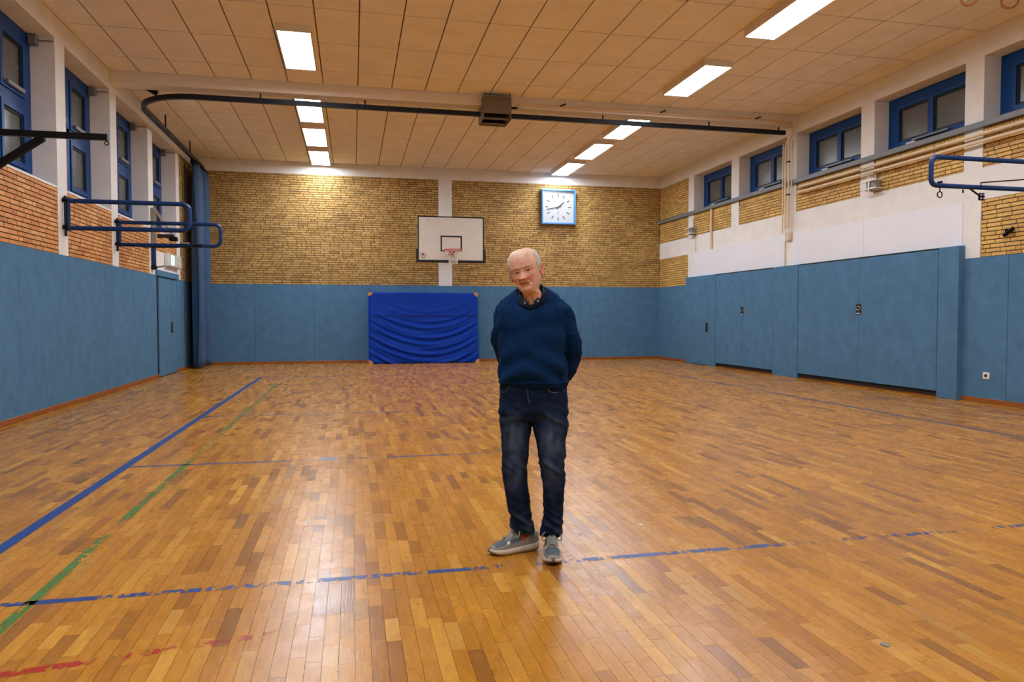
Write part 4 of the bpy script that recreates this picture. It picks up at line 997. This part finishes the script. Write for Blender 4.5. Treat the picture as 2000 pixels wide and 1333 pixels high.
def ear(sx):
    v, f = [], []; nu, nw = 26, 18
    for i in range(nw+1):
        t = PI*i/nw
        for k in range(nu):
            a = 2*PI*k/nu; yy = math.sin(t)*math.cos(a); zz = math.sin(t)*math.sin(a); xx = math.cos(t)
            yq = .0175*yy*(1+.25*zz); zq = .0330*zz; xq = .0075*xx
            if xx > -.2: xq += -.0075*math.exp(-((yq-.001)/.0075)**2-((zq-.003)/.014)**2)+.003*math.exp(-((math.hypot(yq/.0185, zq/.035)-.86)/.12)**2)
            v.append((xq, yq, zq))
    f = [(i*nu+k, i*nu+(k+1) % nu, (i+1)*nu+(k+1) % nu, (i+1)*nu+k) for i in range(nw) for k in range(nu)]
    v = np.array(v); a = math.radians(30); x = v[:, 0]*math.cos(a)+v[:, 1]*math.sin(a); y = -v[:, 0]*math.sin(a)+v[:, 1]*math.cos(a)
    z = v[:, 2]; y = y+.18*z
    p = np.stack([sx*(x+.0835), y+.004, z+.104], 1)
    if sx < 0: f = [q[::-1] for q in f]
    col = np.tile(np.array(srgb(222, 140, 114)), (len(p), 1)); dk = np.exp(-((v[:, 1]-.001)/.0075)**2-((v[:, 2]-.003)/.014)**2)[:, None]; col = col*(1-.6*dk)+np.array(srgb(150, 62, 50))*.6*dk; return p, f, col  # shade in the ear hollow painted as a darker red centre
# ---------------- body under the clothes, with hands clasped behind the back
mb = MB()
def R_(t, sh): return ring(*t[:6], tilt=(t[6] if len(t) > 6 else 0), shrink=sh)
mb.ringloft([R_(t, .80) for t in PELVIS[::-1]]+[R_(t, .74) for t in TORSO[1:-3]])
for lg in (LEG_L, LEG_R): mb.ringloft([R_(t, .72) for t in lg])
for pts, rd in (ARM_L, ARM_R):
    p, q = smooth_path(pts, [r*.62 for r in rd[:-1]]+[.027]); path_tube(mb, p, q)
def add_hand(wrist, d, side, palm_n):
    """palm, four fingers of unequal length and a thumb leaving the side of the palm"""
    d = Vector(d).normalized(); n = Vector(palm_n); n = (n-d*n.dot(d)).normalized(); s = d.cross(n)*side; w0 = Vector(wrist)
    path_tube(mb, [w0-d*.03, w0, w0+d*.02], [.027, .026, .026], 12)
    rings = []
    for t, hw, th in ((0, .026, .019), (.03, .036, .019), (.06, .042, .018), (.092, .041, .014)):
        rings.append([w0+d*t+s*(hw*math.cos(a))+n*(th*math.sin(a)) for a in np.linspace(0, 2*PI, 16, endpoint=False)])
    mb.ringloft(rings)
    for o_, ln in ((-.031, .062), (-.0105, .075), (.0105, .079), (.031, .070)):
        b = w0+d*.085+s*o_; q = [b, b+d*ln*.42-n*.004, b+d*ln*.72-n*.018, b+d*ln*.90-n*.036]
        path_tube(mb, *smooth_path(q, [.0098, .0092, .0085, .0074], 3), n=10)
    b = w0+d*.022+s*.030; path_tube(mb, *smooth_path([b, b+d*.030+s*.022-n*.006, b+d*.055+s*.028-n*.014, b+d*.078+s*.026-n*.02], [.0125, .0115, .0105, .0085], 3), n=10)
add_hand(ARM_L[0][-1], (.9, .12, -.25), 1, (0, 1, .1))
hr = ARM_R[0][-1]; add_hand((hr[0], hr[1]+.045, hr[2]-.005), (-.9, .0, -.3), -1, (0, 1, .1))
body = fuse(mb, .006, 3); bv = get_v(body); bf = [tuple(p.vertices) for p in body.polygons]; bpy.data.meshes.remove(body)
allv = [bv]; allf = list(bf); n0 = len(bv); cols = [np.tile(np.array(srgb(204, 140, 106)), (len(bv), 1))]
parts = [(head_xf(hv), hf, hcol)]
for sx in (-1, 1):
    p, f, c = ear(sx); parts.append((head_xf(p), f, c))
for p, f, c in parts:
    allv.append(p); allf += [tuple(i+n0 for i in q) for q in f]; n0 += len(p); cols.append(c)
me = bpy.data.meshes.new('person'); me.from_pydata([tuple(q) for q in np.vstack(allv)], [], allf); smooth_all(me)
set_col(me, np.vstack(cols)); me.materials.append(attr_mat('skin', .42, .45, bump=.12, bs=420))
person = link('person', me, None, person_xf[0]); person.rotation_euler = (0, 0, person_xf[1])
tag(person, 'standing man in navy sweater, dark jeans and grey sneakers, hands behind back', 'person')

# ---------------- eyes
em = pmat('eye_white', srgb(196, 180, 172), .25, var=.02); im = pmat('iris', srgb(52, 50, 46), .15)
for sx in (-1, 1):
    xe, ze = sx*.0315, .1142; s = math.asin(min(1, abs(xe)/.0785)**(2.35/2)); fy = -float(tab(np.array(ze), HF))*math.cos(s)**(2/2.35)
    yy = fy+.0125*G(np.array(abs(xe)), np.array(ze), .031, .1165, .0150, .0090)+.0066
    def ball(r, c, cut, nm, mat, par):
        v, f = [], []; nu = 18; nw = 10
        for i in range(nw+1):
            t = cut*i/nw
            for k in range(nu): a = 2*PI*k/nu; v.append((c[0]+r*math.sin(t)*math.cos(a), c[1]-r*math.cos(t), c[2]+r*math.sin(t)*math.sin(a)))
        f = [(i*nu+k, (i+1)*nu+k, (i+1)*nu+(k+1) % nu, i*nu+(k+1) % nu) for i in range(nw) for k in range(nu)]
        m_ = bpy.data.meshes.new(nm); m_.from_pydata([tuple(q) for q in head_xf(np.array(v))], [], f); smooth_all(m_); m_.materials.append(mat); return link(nm, m_, par)
    eb = ball(.0118, (xe, float(yy), ze), PI*.98, 'eye', em, person); ball(.0121, (xe+.0012, float(yy), ze-.0003), .56, 'iris', im, eb)

# ---------------- hair: white-grey sides and back, bald on top
nu_, nv_ = 150, 70; hvv = np.zeros((nv_, nu_, 3)); hcn = np.zeros((nv_, nu_))
for j in range(nu_):
    u = j/(nu_-1); side = min(u, 1-u)*2                       # 0 at the hairline, 1 at the nape
    zl = float(np.interp(side, [0, .10, .16, .26, .34, 1], [.098, .104, .128, .128, .050, .02]))
    for i in range(nv_):
        z = zl+(.2265-zl)*i/(nv_-1)
        a_0 = float(np.interp(z, [.09, .11, .13, .16, .19, .205, .218, .2265], [1.40, 1.30, 1.22, 1.14, 1.16, 1.36, 1.80, 2.7]))+.05*nz3(z*90, 3.3 if u < .5 else 8.8, 0)
        ang = a_0+(2*PI-2*a_0)*u
        ed = min(1, side/.10, (1-i/(nv_-1))/.10+.15, (i/(nv_-1))/.05+.1); off = -.001+.0085*ed**.6
        w_, f_0, b_ = float(tab(z, HW)), float(tab(z, HF)), float(tab(z, HB)); s, c = math.sin(ang), math.cos(ang); q = 2/2.35
        off += ed*(.0030*nz3(ang*9, z*22, 1.)+.0022*nz3(ang*26, z*26, 4.))
        x = (w_+off)*math.copysign(abs(s)**q, s); y = -((f_0 if c > 0 else b_)+off)*math.copysign(abs(c)**q, c)
        hvv[i, j] = (x, y, z); hcn[i, j] = nz3(ang*40, z*30, 7.)
v = hvv.reshape(-1, 3); use = list(range(len(v))); mp = {q: q for q in use}
f = [(i*nu_+k, i*nu_+k+1, (i+1)*nu_+k+1, (i+1)*nu_+k) for i in range(nv_-1) for k in range(nu_-1)]
me = bpy.data.meshes.new('hair'); me.from_pydata([tuple(q) for q in head_xf(v[use])], [], [tuple(mp[q] for q in t) for t in f]); smooth_all(me)
hc = np.tile(np.array(srgb(206, 198, 188)), (len(use), 1))*(1+.35*hcn.ravel()[:, None])
set_col(me, hc); me.materials.append(attr_mat('grey_hair', .55, .4, bump=.6, bs=160, stretch=(2.2, 2.2, .35)))
hair = link('hair', me, person); hair['label'] = 'short white-grey hair at sides'; so_ = hair.modifiers.new('t', 'SOLIDIFY'); so_.thickness = .004

# ---------------- sweater
mb = MB(); mb.ringloft([R_(t, 1.0) for t in TORSO])
for pts, rd in (ARM_L, ARM_R): p, q = smooth_path(pts, rd); path_tube(mb, p, q, 22)
sw = fuse(mb, .0065, 9); v = get_v(sw); n = get_n(sw); d = np.zeros(len(v))
zh = P(1040, 757, .07)[1]
axl, axr = np.array([p for p in smooth_path(*ARM_L)[0]]), np.array([p for p in smooth_path(*ARM_R)[0]])
for i, q in enumerate(v):
    X, Y, Z = q; t = Z-zh
    isarm = (X < -.165 or X > .165) or Y > .19
    if isarm:
        w_ = nz3(X*9, Y*9+4, Z*17+Y*14)+.4*nz3(X*20+3, Y*20, Z*36-Y*20); d[i] = .011*w_
    else:
        s = X/.18
        swag = math.sin((Z+.16*s*s*.5+.03*nz3(X*5, Y*5, Z*3))*52+1.5*s)
        low = max(0., 1-t/.30); hi = max(0, min(1, (t-.22)/.15))
        d[i] = .013*low*swag*(.4+.6*nz3(X*4+9, Y*4, Z*5)+.3)+.015*nz3(X*5+Z*4, Y*5, Z*10-X*4)+.008*nz3(X*12+5, Y*12, Z*14+X*9)
        d[i] += hi*.008*math.sin((Z+abs(X)*.9)*40)*(.5+nz3(X*6, 2, Z*6))
    d[i] *= 1-.85*float(sst(.33, .41, t))*(1 if abs(X) < .13 else 0)
    if t < .035: d[i] = d[i]*.4+(.002*math.sin(X*900) if t < .03 else .006)-.004*max(0, .02-t)/.02
v = v+n*d[:, None]; set_v(sw, v); smooth_all(sw)
c = np.tile(np.array(srgb(10, 44, 84)), (len(v), 1)); set_col(sw, c)
sw.materials.append(attr_mat('navy_knit', .9, .1, bump=.5, bs=330, sheen=.0)); sweater = link('sweater', sw, person); sweater['label'] = 'navy blue crew-neck sweater'
# neckband and cuffs
cxn, cyn = -.006, .052
def neck_pt(a, rx_, ry_, z0, z1, tilt=.012, pw=.75):
    k = ((1-math.cos(a))/2)**pw; return (cxn+rx_*math.sin(a), cyn-ry_*math.cos(a), z0+(z1-z0)*k+tilt*math.sin(a))
mb = MB(); rings = []
for k in range(48):
    a = 2*PI*k/48; rings.append([neck_pt(a, .073+dr, .070+dr, 1.352+dz, 1.452+dz) for dr, dz in ((-.006, .010), (.003, .012), (.010, .002), (.012, -.010), (.004, -.018), (-.006, -.012))])
rings.append(rings[0]); mb.ringloft(rings, cap0=False, cap1=False)
me = mb.mesh('neckband', attr_mat('navy_rib', .85, .25, bump=.5, bs=300)); set_col(me, np.tile(np.array(srgb(9, 20, 36)), (len(me.vertices), 1))); link('neckband', me, sweater)
# ---------------- shirt collar
mb = MB(); rings = []
for k in range(41):
    a = math.radians(14)+(2*PI-math.radians(28))*k/40
    fr_ = math.exp(-(min(a, 2*PI-a)/.5)**2)
    rings.append([neck_pt(a, r0, r0*.96, 1.366+dz-fr_*.006, 1.466+dz) for r0, dz in ((.062, .016), (.066, .018), (.070, .006), (.071, -.012), (.064, -.012), (.060, .0))])
mb.ringloft(rings)
me = mb.mesh('shirt_collar', attr_mat('shirt_dark', .8, .3, bump=.3, bs=260)); cc = np.tile(np.array(srgb(30, 38, 58)), (len(me.vertices), 1))
for i in range(len(cc)):
    if (i*7919) % 5 == 0: cc[i] = srgb(86, 98, 124)
set_col(me, cc); col_ = link('shirt_collar', me, person); col_['label'] = 'dark patterned shirt collar'
bm_ = pmat('button', srgb(220, 220, 216), .4)
for a in (-.50, .50): q = neck_pt(a, .0735, .0705, 1.372, 1.466); link('collar_button', MB().cyl((q[0], q[1]-.002, q[2]-.008), (math.sin(a), -math.cos(a), .2), .005, .003, 10).mesh('collar_button', bm_), col_)

# ---------------- jeans
mb = MB(); mb.ringloft([R_(t, 1.0) for t in PELVIS[::-1]])
for lg in (LEG_L, LEG_R): mb.ringloft([R_(t, 1.0) for t in lg])
jn = fuse(mb, .0065, 4); v = get_v(jn); n = get_n(jn); d = np.zeros(len(v)); jc = np.zeros((len(v), 3)); base = np.array(srgb(16, 32, 60)); fade = np.array(srgb(92, 110, 136))
for i, (X, Y, Z) in enumerate(v):
    low = max(0., min(1, (.36-Z)/.2)); knee = math.exp(-((Z-.49)/.07)**2); hip = math.exp(-((Z-.76)/.07)**2)
    w_ = nz3(X*9, Y*9, Z*(16+10*low)); w2 = nz3(X*22+7, Y*22, Z*34)
    d[i] = .006*w_+(.012*low+.010*knee+.006*hip)*(nz3(X*7+3, Y*7, Z*38+X*25)+.5*w2)+.004*nz3(X*11, Y*11+2, Z*9+X*18)
    sgn = -1 if X < .02 else 1
    if hip > .2: d[i] += .003*hip*math.sin((Z+.5*abs(X-.0))*95+nz3(X*9, Y*9, 1)*2)
    d[i] -= .004*math.exp(-((abs(X-(.0))-.0)/.006)**2)*(1 if Z > .75 else 0)
    cxl = -.10 if X < .02 else .10
    m_ = max(0, -n[i, 1])*(.75*math.exp(-((X-cxl)/.055)**2-((Z-.63)/.13)**2)+.35*math.exp(-((X-cxl)/.05)**2-((Z-.42)/.07)**2))
    m_ = min(1, max(0, m_*(.75+.7*nz3(X*30, Y*30, Z*14))+.10*w2+40*max(0, d[i]-.003)))
    jc[i] = base*(1-m_)+fade*m_
v = v+n*d[:, None]; set_v(jn, v); smooth_all(jn); set_col(jn, jc)
jn.materials.append(attr_mat('denim', .85, .12, bump=.4, bs=420)); jeans = link('jeans', jn, person); jeans['label'] = 'dark blue faded jeans'
st = pmat('stitch', srgb(96, 108, 128), .8)
from mathutils.bvhtree import BVHTree
bvh = BVHTree.FromPolygons([Vector(q) for q in v], [tuple(p.vertices) for p in jn.polygons])
def on_front(px, py):
    x, z = P(px, py, -.05); h = bvh.ray_cast(Vector((x, -1, z)), Vector((0, 1, 0)))
    return (h[0]+Vector((0, -.0015, 0))) if h[0] else Vector((x, -.04, z))
for nm, q in (('pocket_seam', [(975, 766), (983, 769), (990, 764), (994, 757)]), ('pocket_seam', [(1070, 760), (1074, 766), (1085, 769), (1104, 766)]), ('fly_seam', [(1031, 762), (1031, 776), (1034, 790)])):
    pts = [on_front(*p) for p in q]; pts, _ = smooth_path(pts, [.001]*len(pts), 4); link(nm, MB().tube(pts, .0018, 6).mesh(nm, st), jeans)

# ---------------- sneakers
sm_up = [pmat('suede_grey', srgb(150, 144, 134), .85, var=.1, vs=40, bump=.2, bs=300), pmat('slate_mesh', srgb(86, 100, 110), .85, var=.1, vs=60, bump=.4, bs=400), pmat('orange_panel', srgb(186, 74, 28), .7, var=.1), pmat('white_panel', srgb(226, 226, 224), .6, var=.03)]
sm_mid = pmat('midsole_cream', srgb(206, 194, 174), .6, var=.08, vs=30); sm_out = pmat('outsole_brown', srgb(112, 92, 76), .8); sm_lace = pmat('lace_grey', srgb(150, 152, 144), .85); sm_in = pmat('shoe_lining', srgb(40, 34, 30), .9)
SX = [0, .012, .035, .07, .12, .17, .21, .245, .272, .289, .297]
SH = [.012, .026, .033, .0355, .0345, .039, .0455, .0430, .034, .020, .006]
ST = [.100, .099, .094, .090, .104, .090, .070, .058, .047, .038, .032]
SM = [.044, .043, .041, .038, .033, .030, .029, .029, .030, .031, .031]
SB = [.010, .006, .002, 0, 0, 0, 0, .002, .009, .016, .021]
f_ = lambda s, T: float(np.interp(s, SX, T))
def sneaker(heel, dvec, label):
    d = Vector((*dvec, 0)).normalized(); n_ = Vector((-d.y, d.x, 0)); H_ = Vector((*heel, 0))
    W = lambda s, t, z: H_+d*s+n_*t+Vector((0, 0, z))
    sh = bpy.data.objects.new('sneaker', None); COL.objects.link(sh); sh.parent = person; sh.location = (*heel, 0); sh['label'] = label
    def put(nm, mb, mats): return link(nm, mb.mesh(nm, mats, (*heel, 0)), sh)
    ss = np.concatenate([np.linspace(0, .03, 6), np.linspace(.04, .26, 24), np.linspace(.266, .297, 9)])
    # outsole and midsole: flared walls
    def wall(z0f, z1f, fl0, fl1, bulge=0.):
        rings = []
        for s in ss:
            hw = f_(s, SH); z0, z1 = z0f(s), z1f(s); zm = (z0+z1)/2
            rings.append([W(s, -hw-fl1, z1), W(s, -hw-fl0-bulge, zm), W(s, -hw-fl0, z0), W(s, 0, z0), W(s, hw+fl0, z0), W(s, hw+fl0+bulge, zm), W(s, hw+fl1, z1), W(s, 0, z1)])
        return MB().ringloft(rings)
    put('outsole', wall(lambda s: f_(s, SB), lambda s: f_(s, SB)+.006, .002, .004), sm_out)
    put('midsole', wall(lambda s: f_(s, SB)+.006, lambda s: f_(s, SM)+.004, .004, .001, .004), sm_mid)
    # upper
    na_ = 25; v = []; mi = []
    for s in ss:
        hw, zt, zb_ = f_(s, SH), f_(s, ST), f_(s, SM)
        for k in range(na_):
            a = PI*k/(na_-1)-PI/2; e = 2/2.7
            t = hw*math.copysign(abs(math.sin(a))**e, math.sin(a)); zz = zb_+(zt-zb_)*abs(math.cos(a))**e
            v.append(W(s, t, zz))
    fc = [(i*na_+k, i*na_+k+1, (i+1)*na_+k+1, (i+1)*na_+k) for i in range(len(ss)-1) for k in range(na_-1)]
    mb = MB()
    for (q0, q1, q2, q3) in fc:
        i, k = q0//na_, q0 % na_; s = ss[i]; u = abs(k-(na_-2)/2)/((na_-2)/2)      # 0 ridge .. 1 sole
        m_ = 0
        if s > .265: m_ = 0
        elif s > .195: m_ = 1 if u < .62 else 0
        elif s > .182: m_ = 3 if .42 < u < .72 else (0 if u >= .72 or u < .25 else 1)
        elif s > .115: m_ = 1 if .40 < u < .74 else 0
        elif s > .055: m_ = 2 if u < .80 and s > .058+.035*u else 0
        if s < .055: m_ = 0
        mb.add([v[q] for q in (q0, q1, q2, q3)], [(0, 1, 2, 3)], m_, True)
    me = mb.mesh('upper', sm_up, (*heel, 0)); bm = bmesh.new(); bm.from_mesh(me); bmesh.ops.remove_doubles(bm, verts=bm.verts[:], dist=1e-5); bm.to_mesh(me); bm.free(); smooth_all(me); link('upper', me, sh)
    # toe bumper
    rings = []
    for s in np.linspace(.262, .3005, 9):
        w_ = .020*math.sqrt(max(0.02, 1-((s-.262)/.0395)**2)); z0 = f_(min(s, .297), SB); z1 = .030+.010*math.sin((s-.262)/.0385*PI*.9)
        rings.append([W(s, -w_-.006, z0+.001), W(s, -w_*.7, z1), W(s, 0, z1+.004), W(s, w_*.7, z1), W(s, w_+.006, z0+.001), W(s, 0, z0-.0005)])
    put('toe_bumper', MB().ringloft(rings), sm_out)
    # tongue, eyestays, laces
    rings = []
    for s, z, hw in ((.20, .076, .016), (.165, .100, .019), (.13, .114, .021), (.105, .132, .022), (.095, .146, .019), (.092, .150, .010)):
        rings.append([W(s, -hw, z-.004), W(s-.002, -hw*.5, z+.002), W(s-.002, hw*.5, z+.002), W(s, hw, z-.004), W(s+.006, 0, z-.010)])
    put('tongue', MB().ringloft(rings), sm_up[0])
    def top(s, t):
        hw, zt, zb_ = f_(s, SH), f_(s, ST), f_(s, SM); q = min(1, abs(t)/hw)
        return zb_+(zt-zb_)*(1-q**2.7)**(1/2.7)
    for sg in (-1, 1):
        rings = []
        for s in np.linspace(.118, .205, 9):
            t0, t1 = sg*(.016+.0*s), sg*(.027)
            rings.append([W(s, t0, top(s, t0)+.001), W(s, t0, top(s, t0)+.0045), W(s, t1, top(s, t1)+.004), W(s, t1, top(s, t1)+.001)])
        put('eyestay', MB().ringloft(rings, smooth=False), sm_up[0])
    ev = list(np.linspace(.198, .126, 6)); mb = MB()
    for i, s in enumerate(ev):
        mb.tube([W(s, -.022, top(s, .022)+.005), W(s, -.008, top(s, 0)+.011), W(s, .008, top(s, 0)+.011), W(s, .022, top(s, .022)+.005)], .0032, 6)
        if i: 
            s0 = ev[i-1]; mb.tube([W(s0, -.022, top(s0, .022)+.005), W((s+s0)/2, 0, top(s, 0)+.009), W(s, .022, top(s, .022)+.005)], .0030, 6); mb.tube([W(s0, .022, top(s0, .022)+.005), W((s+s0)/2, 0, top(s, 0)+.012), W(s, -.022, top(s, .022)+.005)], .0030, 6)
    put('lace', mb, sm_lace)
    k0 = Vector(W(.122, 0, .121)); up = Vector((0, 0, 1)); mb = MB()
    for sg in (-1, 1):
        loop = [k0, k0+n_*sg*.028+up*.012+d*.006, k0+n_*sg*.052-up*.010+d*.014, k0+n_*sg*.046-up*.034+d*.022, k0+n_*sg*.020-up*.016+d*.016, k0]
        p, r_ = smooth_path(loop, [.0035]*6, 4); mb.tube(p, r_, 6)
        tail = [k0, k0+n_*sg*.015+d*.03-up*.012, k0+n_*sg*.026+d*.055-up*.040]; p, r_ = smooth_path(tail, [.0032]*3, 4); mb.tube(p, r_, 6)
    mb.tube([k0-n_*.008, k0+n_*.008], .007, 8); put('lace_bow', mb, sm_lace)
    return sh
sneaker((.030, .165), (-.906, -.423), 'grey sneaker with orange panel, turned sideways')
sneaker((.100, .168), (.028, -1.0), 'grey sneaker pointing at the camera')
